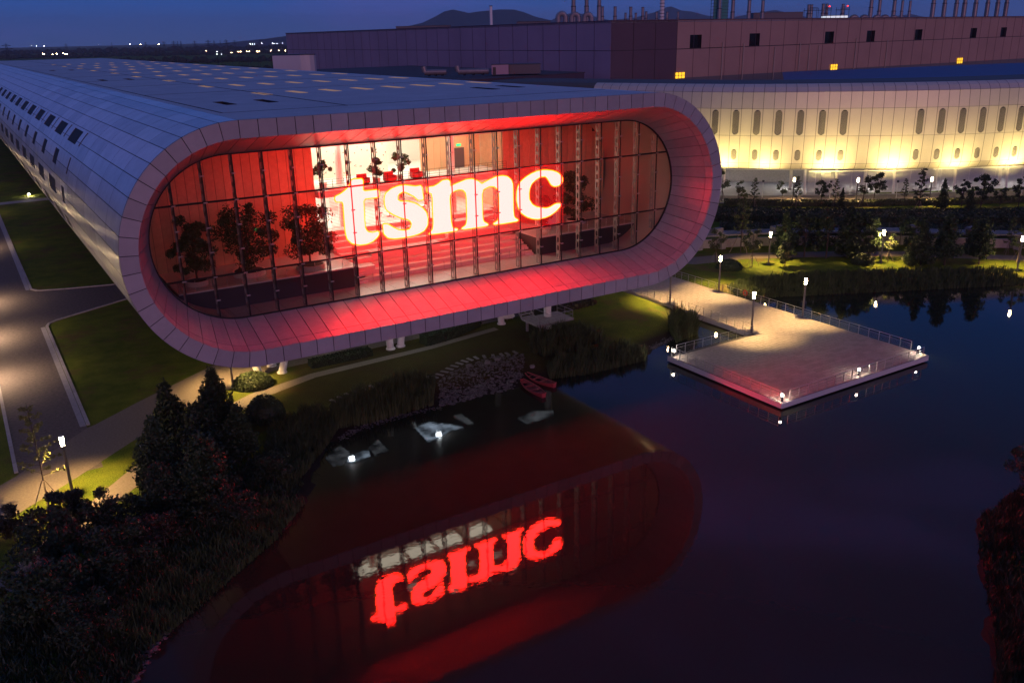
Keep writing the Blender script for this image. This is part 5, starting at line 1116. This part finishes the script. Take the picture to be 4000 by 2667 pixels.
for i, (x, y, k, s_, lb) in enumerate(BT):
    src = (bt, bt2)[k]; o = src if not ub[k] else copy_tree(src); ub[k] = True; put(o, x, y, None, s_, i * 2.1, lb)
NB = [(69.5, 31.4, .72, 'dark leafy tree overhanging the pond at the right picture edge'), (62.0, 25.0, .66, 'dark tree on the near right bank below the overhanging one'), (57.0, 21.5, .7, 'dark shrub tree at the lower right corner'), (65, 28.0, .7, 'dark tree at the right picture edge above the corner')]
for i, (x, y, s_, lb) in enumerate(NB):
    o = copy_tree(bt2); put(o, x, y, None, s_, 1 + i * 1.7, lb); o['group'] = 'dark trees on the near right bank'
ROW = [(139.3, 137.0, 7.0, 'a'), (141.4, 134.3, 4.7, 'a'), (138.6, 127.2, 6.6, 's'), (148.0, 128.0, 4.8, 'a'), (146.5, 122.9, 6.7, 's'), (151.7, 120.9, 5.5, 'b'), (152.6, 118.1, 6.1, 's'), (151.2, 115.3, 4.6, 'c'), (157.7, 115.1, 6.3, 'a'), (161.4, 115.3, 6.8, 'b'), (166.2, 111.5, 5.6, 's'),
       (156.6, 101.7, 9.8, 's'), (166.6, 103.2, 6.5, 'c'), (170.9, 101.7, 5.5, 'b'), (165.4, 96.7, 5.8, 'c'), (169.7, 97.0, 7.8, 'b'), (173.8, 95.6, 4.8, 'b'), (181.7, 96.1, 5.6, 'b')]
ra = broad_tree('street_tree', 6.0, 1.5, '', 'tree', 81, n=650, leaf=.19, mt=m_leafA, nclump=10, group='young trees along the far hedge', zc=.68, trunk=.07, stakes=True)
rb = broad_tree('street_tree', 6.0, 1.6, '', 'tree', 82, n=1300, leaf=.2, mt=m_leafB, nclump=12, group='young trees along the far hedge', zc=.66, trunk=.08)
rs_ = sparse_tree('slender_tree', 7.0, '', 'tree', 83, m_leafA, n=240, leaf=.15, group='young trees along the far hedge', spread=.16)
rc = conifer('slim_conifer', 6.0, 1.0, '', 'tree', 84, n=2200, leaf=.16, taper=.7, group='young trees along the far hedge')
KD = {'a': (ra, 6.0, 'airy young street tree'), 'b': (rb, 6.0, 'round dense street tree'), 's': (rs_, 7.0, 'slender sparse sapling'), 'c': (rc, 6.0, 'slim dark conifer')}; seen = {}
NUMK = {}
for i, (x, y, h, k) in enumerate(ROW):
    src, hh, nm = KD[k]; o = src if k not in seen else copy_tree(src); seen[k] = 1; NUMK[k] = NUMK.get(k, -1) + 1
    put(o, x, y, 1.0, h / hh, i * 1.9, ORD[NUMK[k]] + ' ' + nm + ' from the left along the far hedge')
MID = [(108.1, 101.4, 11.0, 's'), (102.6, 93.6, 6.2, 'a'), (112.2, 95.8, 7.5, 'C'), (114.1, 93.2, 7.2, 'B'), (116.1, 90.5, 7.7, 'B'), (118.8, 88.5, 8.7, 'C'), (119.6, 87.8, 7.8, 'B'), (121.4, 86.5, 6.9, 'B'), (122.3, 83.5, 4.5, 'a'), (133.9, 89.7, 6.1, 's'), (122.6, 79.9, 4.2, 'C'), (123.9, 78.9, 7.3, 'C'), (126.8, 76.8, 8.1, 'Y'), (131.7, 74.2, 7.5, 'Y'), (141.4, 75.1, 6.4, 's'), (110.0, 93.0, 5.0, 'B'), (106.5, 90.5, 4.2, 'B'), (128.5, 83.5, 6.4, 'B'), (131.5, 80.4, 5.0, 'B'), (136.2, 78.2, 6.2, 'C'), (137.8, 71.6, 5.4, 'a'), (99.5, 98.5, 5.6, 'a'), (117.4, 83.4, 3.6, 'B'), (145.6, 71.4, 6.6, 'Y')]
MB_ = broad_tree('bank_tree', 7.0, 2.2, '', 'tree', 91, n=3000, leaf=.2, mt=m_leafB, nclump=18, group='trees on the far bank', zc=.55, trunk=.12)
MC_ = conifer('bank_conifer', 8.0, 2.4, '', 'tree', 92, n=5200, leaf=.18, taper=.8, group='trees on the far bank')
MY_ = conifer('bank_cypress', 8.0, 1.9, '', 'tree', 93, n=5200, leaf=.18, taper=.45, group='trees on the far bank', skirt=.16)
KM = {'B': (MB_, 7.0, 'dense dark broadleaf tree'), 'C': (MC_, 8.0, 'dark pointed conifer'), 'Y': (MY_, 8.0, 'broad dark cypress mirrored in the pond'), 's': (rs_, 7.0, 'sparse staked sapling'), 'a': (ra, 6.0, 'small airy staked tree')}; NUMK = {}; seenm = {'s': 1, 'a': 1}
for i, (x, y, h, k) in enumerate(MID):
    src, hh, nm = KM[k]; o = src if k not in seenm else copy_tree(src); seenm[k] = 1; NUMK[k] = NUMK.get(k, -1) + 1
    put(o, x, y, None, h / hh, i * 1.1, ORD[NUMK[k]] + ' ' + nm + ' from the left on the far bank'); o['group'] = 'trees on the far bank'

# ------------------------------------------------------------------ reeds, stones and stepping stones at the shore
def blades(name, label, cat, pts, n, h, seed, mt=None, wd=.035, spread=.35, group=None, kind=None):
    rs = np.random.RandomState(seed); P = np.array(pts, float); tri = []
    A0 = P[0]; T = [(P[0], P[i], P[i + 1]) for i in range(1, len(P) - 1)]; ar = np.array([abs(np.cross(b_ - a_, c_ - a_)) for a_, b_, c_ in T]); ar /= ar.sum(); k = rs.choice(len(T), n, p=ar); u = rs.rand(n); v = rs.rand(n); f = u + v > 1; u[f] = 1 - u[f]; v[f] = 1 - v[f]
    TA = np.array(T)[k]; Q = TA[:, 0] + (TA[:, 1] - TA[:, 0]) * u[:, None] + (TA[:, 2] - TA[:, 0]) * v[:, None]; z = np.maximum(ground_z(Q), -.3)
    patch = .7 + .3 * np.sin(Q[:, 0] * 1.9) * np.cos(Q[:, 1] * 2.3) + rs.normal(size=n) * .15; hh = h * np.clip(patch, .35, 1.2); a = rs.rand(n) * 6.28; lean = rs.rand(n) * spread * hh; c = rs.rand(n) * 6.28
    V = np.zeros((n, 5, 3)); w_ = wd * (.6 + .8 * rs.rand(n))
    dx, dy = np.cos(a) * w_, np.sin(a) * w_; lx, ly = np.cos(c) * lean, np.sin(c) * lean
    V[:, 0] = np.stack([Q[:, 0] - dx, Q[:, 1] - dy, z], 1); V[:, 1] = np.stack([Q[:, 0] + dx, Q[:, 1] + dy, z], 1)
    V[:, 2] = np.stack([Q[:, 0] + dx * .8 + lx * .35, Q[:, 1] + dy * .8 + ly * .35, z + hh * .6], 1); V[:, 3] = np.stack([Q[:, 0] - dx * .8 + lx * .35, Q[:, 1] - dy * .8 + ly * .35, z + hh * .6], 1); V[:, 4] = np.stack([Q[:, 0] + lx, Q[:, 1] + ly, z + hh], 1)
    ix = (np.arange(n)[:, None] * 5); F4 = np.concatenate([ix, ix + 1, ix + 2, ix + 3], 1); F3 = np.concatenate([ix + 3, ix + 2, ix + 4], 1)
    me = bpy.data.meshes.new(name); me.from_pydata(V.reshape(-1, 3).tolist(), [], F4.tolist() + F3.tolist()); me.materials.append(mt or m_reed)
    return link(name, me, None, label=label, cat=cat, group=group, kind=kind)
blades('reed_bed', 'dense reed bed left of the stony shore', 'reeds', [(26.5, 75.4), (29.3, 75.0), (37.0, 75.4), (39.0, 78.6), (36, 80.6), (30, 79.6), (27, 78.4)], 5200, 1.9, 101)
blades('reed_bed', 'reed bed along the shore right of the boats', 'reeds', [(51.0, 74.6), (55.4, 73.3), (63.4, 73.0), (65.0, 74.4), (62.9, 77.2), (57, 77.2), (52, 76.6)], 5200, 1.6, 102)
blades('reed_bed', 'tall reed clump beside the walkway at the lit lawn', 'reeds', [(70.6, 75.6), (75.0, 76.6), (77.8, 80.2), (76.4, 82.4), (72.6, 79.4)], 2600, 2.6, 103, wd=.05, spread=.5)
blades('reed_bed', 'dark shrubby reeds behind the reed bed right of the boats', 'reeds', [(53.0, 78.6), (58, 78.4), (62, 79), (60, 84), (55, 83.4), (52.6, 80.6)], 4200, 2.2, 104, wd=.05, spread=.6)
blades('reed_bed', 'wide reed belt along the far shore of the pond', 'reeds', [(90.2, 84.6), (98, 82.4), (104, 78.4), (112.4, 75), (121, 70), (130, 65), (131, 70), (122, 76), (113, 81.5), (104, 86), (97, 88.0), (91.4, 88.0)], 14000, 1.05, 105, wd=.05)
blades('reed_bed', 'dark grassy bank plants left of the pond below the dome shrub', 'reeds', [(22.6, 70.5), (25.4, 74), (27.5, 76.4), (25, 79.5), (20, 76), (17.6, 70), (18.2, 65)], 5200, 1.3, 106, spread=.6)
blades('reed_bed', 'dark reeds along the lower left shore', 'reeds', [(4.8, 51.4), (8, 55.3), (12, 57.4), (15.6, 59.6), (19, 63.5), (16, 64), (11, 60), (6, 57.4), (3.0, 53)], 4200, 1.2, 107, spread=.7)
blades('ground_cover', 'dark undergrowth covering the lower left bank', 'undergrowth', [(-4, 48), (2.4, 47.4), (5.2, 52.2), (9, 56.8), (15, 60), (20, 66.5), (18, 72), (12, 68), (6, 63.5), (-3, 60)], 16000, .75, 110, m_leafB, spread=.9, wd=.06)
blades('ground_cover', 'dark undergrowth covering the near right bank', 'undergrowth', [(44, 15), (48.6, 22.6), (53.4, 26), (57.5, 29), (62, 31.6), (70, 32.4), (80, 30), (78, 22), (60, 16)], 16000, .7, 111, m_leafB, spread=.9, wd=.06)
blades('reed_bed', 'dark reddish reeds on the near right bank', 'reeds', [(42, 18.6), (44, 19.5), (48.4, 22.4), (53.6, 25.4), (56, 24.5), (50, 19.5), (44, 16)], 3600, 1.4, 108, m_leafB, spread=.6)
blades('reed_bed', 'dark grasses along the near right bank above the corner', 'reeds', [(58.0, 29.0), (62, 31.2), (69, 32.0), (76, 30.6), (74, 27), (64, 27.4), (58.6, 26.4)], 3600, 1.2, 109, m_leafB, spread=.6)
def rock_data(seed):
    rs = random.Random(seed); bm = bmesh.new(); bmesh.ops.create_icosphere(bm, subdivisions=1, radius=1)
    for v in bm.verts: v.co *= rs.uniform(.72, 1.15); v.co.z *= .62
    me = bpy.data.meshes.new('rock'); bm.to_mesh(me); bm.free(); me.materials.append(m_rock); return me
RK = [rock_data(s) for s in range(6)]
rsr = random.Random(5); SA = [(37.6, 74.8), (40.6, 74.6), (46.4, 74.6), (49.0, 76.6), (51.6, 80.6), (49.6, 82.2), (45.9, 81.8), (42.0, 80.6), (39.4, 79.0)]
def inpoly(x, y, P):
    r = False
    for i in range(len(P)):
        a, b_ = P[i], P[i - 1]
        if (a[1] > y) != (b_[1] > y) and x < a[0] + (y - a[1]) * (b_[0] - a[0]) / (b_[1] - a[1]): r = not r
    return r
stones = MB(); big = 0; WHERE = ['near the waterline', 'in the middle of the stones', 'near the stepping stones']
cand = []
while len(cand) < 1500:
    x, y = rsr.uniform(36.5, 52), rsr.uniform(74, 82.6)
    if inpoly(x, y, SA): cand.append((x, y))
BIG = [(44.4, 81.0, .42, 'pale rock below the stepping stones on the stony shore'), (46.6, 80.6, .5, 'dark rock in the upper stones below the stepping stones'), (48.2, 80.9, .45, 'large rock at the upper right of the stony shore'), (49.6, 80.2, .38, 'rock beside the dark reeds on the stony shore'), (46.9, 75.9, .36, 'pale round rock just left of the boats'), (43.6, 78.6, .34, 'rock in the middle of the stony shore'),
       (40.2, 76.0, .30, 'rock near the waterline left of the boats'), (42.2, 76.2, .28, 'second rock near the waterline left of the boats'), (50.6, 77.4, .42, 'flat pale rock behind the boats'), (45.2, 77.2, .3, 'rock between the boats and the middle rock'), (38.9, 77.0, .3, 'rock beside the dense reed bed')]
for i, (x, y, s_, lb) in enumerate(BIG):
    o = link('rock', RK[i % 6], None, (x, y, gz(x, y) + s_ * .3), i * 1.3, label=lb, cat='rock', group='larger rocks on the stony shore'); o.scale = (s_, s_ * .85, s_)
for x, y in cand:
    me = RK[rsr.randrange(6)]; s_ = rsr.uniform(.06, .22) ** 1.0 * rsr.choice((.6, .8, 1, 1.4)) * (1.2 if y < 77 else .8); a = rsr.uniform(0, 6.28); z = gz(x, y); ca, sa_ = math.cos(a) * s_, math.sin(a) * s_
    o = len(stones.v)
    for v in me.vertices: stones.v.append((x + v.co.x * ca - v.co.y * sa_, y + v.co.x * sa_ + v.co.y * ca, z + v.co.z * s_ + .02))
    for p in me.polygons: stones.f.append(tuple(o + i for i in p.vertices))
LS = [(4.6, 50.4), (6.3, 52.8), (8.0, 54.9), (3.2, 48.8), (10, 56), (2.2, 47.2)]
for k in range(420):
    i = rsr.randrange(3); a, b_ = [((2.0, 47.0), (4.4, 50.2)), ((4.4, 50.2), (7.6, 54.6)), ((7.6, 54.6), (11, 56.6))][i]; t = rsr.random(); x = a[0] + (b_[0] - a[0]) * t - rsr.uniform(-.2, .9) * .8; y = a[1] + (b_[1] - a[1]) * t + rsr.uniform(-.2, .9) * .6
    me = RK[rsr.randrange(6)]; s_ = rsr.uniform(.06, .17); o = len(stones.v); z = max(gz(x, y), -.05)
    for v in me.vertices: stones.v.append((x + v.co.x * s_, y + v.co.y * s_, z + v.co.z * s_ + .02))
    for p in me.polygons: stones.f.append(tuple(o + i for i in p.vertices))
for k in range(700):
    seg = [((26, 73.4), (29, 74.6)), ((29, 74.6), (32.2, 75.0)), ((32.2, 75.0), (37.5, 74.7)), ((66, 75.6), (70, 76.8)), ((70, 76.8), (74, 77.8))][rsr.randrange(5)]; t = rsr.random(); x = seg[0][0] + (seg[1][0] - seg[0][0]) * t + rsr.gauss(0, .25); y = seg[0][1] + (seg[1][1] - seg[0][1]) * t + rsr.gauss(0, .25)
    me = RK[rsr.randrange(6)]; s_ = rsr.uniform(.05, .13); o = len(stones.v); z = max(gz(x, y), -.05)
    for v in me.vertices: stones.v.append((x + v.co.x * s_, y + v.co.y * s_, z + v.co.z * s_ + .02))
    for p in me.polygons: stones.f.append(tuple(o + i for i in p.vertices))
m_rock2 = mat('shore_pebbles', (.045, .040, .036), .8, c2=(.17, .155, .145), vscale=5.5, bump=.4, bscale=12, detail=1)
stones.build('shore_pebbles', m_rock2, kind='stuff', label='grey pebbles heaped along the pond shore')
SPn = cr_spline([(27.2, 79.9), (30.5, 81.2), (34.5, 81.6), (38.6, 80.6), (39.8, 79.9 + .4), (42.0, 81.4), (44.3, 82.5), (46.5, 82.9), (49.1, 82.1), (51.6, 81.8)], 8)
m_stepst = mat('weathered_stone', (.20, .19, .18), .85, rnd=.2, var=.2, vscale=6)
steps = thing('stepping_stones', 'curved row of pale stepping stones across the grass above the stony shore', 'stepping stones', (45, 82, 1)); dist = 0; last = SPn[0]
for a, c in zip(SPn[:-1], SPn[1:]):
    dist += (c - a).length
    if dist > .72:
        dist = 0; d = (c - a).normalized(); n = Vector((d.y, -d.x)); z = gz(c.x, c.y); b = MB(); b.prism([tuple(c + n * .5 - d * .17), tuple(c + n * .5 + d * .17), tuple(c - n * .5 + d * .17), tuple(c - n * .5 - d * .17)], z - .05, z + .07); b.build('stepping_stone', m_stepst, steps)
for i, (x, y) in enumerate([(9.7, 80.8), (10.3, 80.2), (10.9, 79.6)]):
    b = MB(); b.prism([(x - .55, y - .2), (x + .25, y + .55), (x + .5, y + .3), (x - .3, y - .45)], 1.0, 1.05); b.build('paving_stone', m_stone, None, label=ORD[i] + ' pale stone slab from the left in the grass strip by the conifers', cat='paving stone', group='stone slabs in the grass strip')
# ------------------------------------------------------------------ far land: hills, woods, pylons, lights
def hill(name, pts, depth, thick, col_):
    b = MB(); top = [at(x, y, depth) for x, y in pts]; n = len(pts); q = Vector((.5, .86, 0)) * thick
    for p in top: b.v += [(p.x - q.x, p.y - q.y, 0), tuple(p), (p.x + q.x, p.y + q.y, 0)]
    for i in range(n - 1): b.f += [(3 * i, 3 * i + 3, 3 * i + 4, 3 * i + 1), (3 * i + 1, 3 * i + 4, 3 * i + 5, 3 * i + 2)]
    return b.build(name, col_, kind='structure', smooth=True)
m_hill = mat('hill_forest', (.03, .04, .03), .95, var=.3, vscale=.01, detail=8)
hill('hills', [(1400, 170), (1530, 122), (1590, 104), (1650, 90), (1700, 66), (1735, 46), (1770, 38), (1805, 46), (1830, 52), (1870, 46), (1905, 43), (1950, 38), (2010, 39), (2050, 50), (2090, 66), (2140, 78), (2230, 92), (2400, 120)], 7000, 900, m_hill)
hill('hills', [(2080, 120), (2180, 66), (2240, 50), (2300, 60), (2380, 80), (2480, 70), (2560, 48), (2600, 30), (2622, 26), (2660, 42), (2700, 46), (2760, 62), (2830, 74), (3000, 44), (3030, 40), (3120, 62), (3300, 90), (3560, 56), (3620, 70), (3900, 110)], 9500, 1000, m_hill)
hill('hills', [(800, 178), (960, 160), (1040, 152), (1090, 145), (1130, 140), (1300, 150), (1500, 170)], 6500, 700, m_hill)
m_wood = mat('far_wood', (.020, .028, .016), .95, c2=(.04, .05, .03), vscale=.05)
def far_wood(x0, x1, depth, h, seed, n):
    rs = np.random.RandomState(seed); me_v = []; b = MB()
    for i in range(n):
        px = x0 + (x1 - x0) * (i + rs.rand()) / n; dpt = depth * (1 + .1 * rs.rand()); p = at(px, 200, dpt); r = h * (.6 + .6 * rs.rand()); b.lathe([(r * .7, 0), (r, r * .5), (r * .75, r * 1.0), (r * .25, r * 1.3 + h * .2 * rs.rand())], (p.x, p.y, 0), 6)
    return b.build('far_woodland', m_wood, kind='stuff', label='dark band of distant trees before the horizon')
far_wood(-80, 1120, 2400, 9, 1, 130); far_wood(-80, 1120, 1500, 7, 2, 110); far_wood(300, 1120, 900, 7, 3, 90); far_wood(-80, 1130, 3600, 13, 4, 130)
pyl = thing('pylon', '', 'pylon', (0, 0, 0), 'power pylons on the left horizon'); b = MB()
for sx in (-1, 1):
    for sy in (-1, 1): b.tube((sx * 4, sy * 4, 0), (sx * .6, sy * .6, 40), .35, .2, 4)
for k in range(7): z = 5.5 * k; w_ = 4 - 3.4 * z / 40; w2 = 4 - 3.4 * (z + 5.5) / 40; b.tube((-w_, -w_, z), (w2, -w2, z + 5.5), .18, n=4); b.tube((w_, -w_, z), (-w2, -w2, z + 5.5), .18, n=4)
b.build('lattice', m_dark, pyl); b = MB()
for z, L in ((26, 8), (31, 10), (36, 7)): b.tube((-L, 0, z), (L, 0, z), .35, n=4); b.tube((-L, 0, z), (0, 0, z + 2.5), .2, n=4); b.tube((L, 0, z), (0, 0, z + 2.5), .2, n=4)
b.build('cross_arms', m_dark, pyl)
PYL = [(24, 1500), (258, 3000), (437, 2700), (570, 3300), (642, 3100), (680, 2400), (695, 2900), (708, 3000), (762, 3000), (815, 2200), (838, 3200), (862, 2900), (918, 3400), (1018, 2500), (885, 1900)]
PYL.sort()
for i, (px, dp) in enumerate(PYL):
    o = pyl if i == 0 else copy_tree(pyl); p = at(px, 180, dp); o.location = (p.x, p.y, 0); o.rotation_euler = (0, 0, i * .7); o['label'] = ORD[i] + ' power pylon from the left on the horizon'
m_far = [mat_emit('far_lamp_white', (.9, .95, 1.0), 90), mat_emit('far_lamp_warm', (1.0, .72, .42), 110), mat_emit('far_lamp_orange', (1.0, .55, .25), 160)]
FL = [(122, 180, 1, .5), (142, 181, 0, .45), (174, 181, 0, .35), (386, 177, 0, .3), (507, 174, 0, .45), (549, 174, 1, .8), (620, 174, 1, .9), (978, 173, 0, .5), (986, 173, 0, .5), (993, 173, 0, .4), (1023, 170, 0, .4), (1065, 170, 0, .5), (1072, 170, 0, .5), (1083, 170, 0, .4), (1103, 170, 0, .3),
      (168, 211, 2, 1.1), (173, 213, 2, 1.0), (205, 213, 2, .8), (222, 211, 2, 1.1), (248, 210, 2, 1.1), (256, 212, 2, 1.1), (262, 212, 2, .8), (805, 199, 2, .5), (848, 202, 0, .5), (904, 206, 2, .7), (931, 203, 2, .7), (940, 203, 2, .7), (965, 203, 2, .7), (974, 203, 2, .7), (1004, 202, 2, .8), (1012, 202, 2, .8), (1057, 199, 1, .5), (1090, 198, 1, .5), (1115, 199, 2, .8), (848, 212, 0, .3), (865, 213, 0, .3)]
fl0 = thing('distant_lamp', '', 'street lamp', (0, 0, 0), 'distant street lamps on the plain')
for i, (px, py, k, s_) in enumerate(sorted(FL)):
    dpt = {True: 1900, False: 850}[py < 186]; p = at(px, py, dpt); t = thing('distant_lamp', ORD[i] + ' lamp from the left among the distant lights on the plain', 'street lamp', (p.x, p.y, 0), 'distant street lamps on the plain')
    r = s_ * dpt / 1900 * .62; b = MB(); b.tube((p.x, p.y, 0), (p.x, p.y, p.z - r), .15, n=4); b.build('pole', m_dark, t); b = MB(); b.lathe([(r * .5, -r * .8), (r, 0), (r * .5, r * .8)], (p.x, p.y, p.z), 6); b.build('light_head', m_far[k], t)
bpy.data.objects.remove(fl0)
t = thing('ground_spot', 'bright spotlight beside the cross path far left', 'spot light', (8.0, 213, 1)); gp = at(112, 758, 60)
d_ = [(112 - 2000) / 3430, (760 - 1333.5) / 3430, 1.0]; dv = Vector([sum(CAM_M[i][j] * d_[j] for j in range(3)) for i in range(3)]); kk = (1.4 - 36) / dv.z; q = dv * kk + Vector((0, 0, 36))
b = MB(); b.tube((q.x, q.y, 1), (q.x, q.y, 1.3), .1, n=8); b.build('stem', m_dark, t); b = MB(); b.lathe([(.1, 0), (.22, .15), (.1, .32)], (q.x, q.y, 1.3), 8); b.build('light_head', m_bollard, t)
t.location = (q.x, q.y, 1)
for ch in t.children: ch.matrix_parent_inverse = Matrix.Translation(-Vector((q.x, q.y, 1)))
strip('cross_path', [(6.4, q.y - 6.0), (40, q.y - 5.0), (40, q.y - 8.5), (6.4, q.y - 9.8)], 1.006, m_conc, kind='structure')
# ------------------------------------------------------------------ evening haze
hz = MB(); hz.box(-12500, 12500, -12500, 12500, -3, 330)
if HAZE:
    mh = bpy.data.materials.new('haze'); mh.use_nodes = True; tt = mh.node_tree; tt.nodes.clear(); o_ = tt.nodes.new('ShaderNodeOutputMaterial'); pvn = tt.nodes.new('ShaderNodeVolumePrincipled')
    pvn.inputs['Color'].default_value = (.60, .80, 1, 1); pvn.inputs['Density'].default_value = HAZE; tt.links.new(pvn.outputs[0], o_.inputs['Volume'])
    hz.build('haze', mh, kind='stuff', label='thin evening haze over the plain')
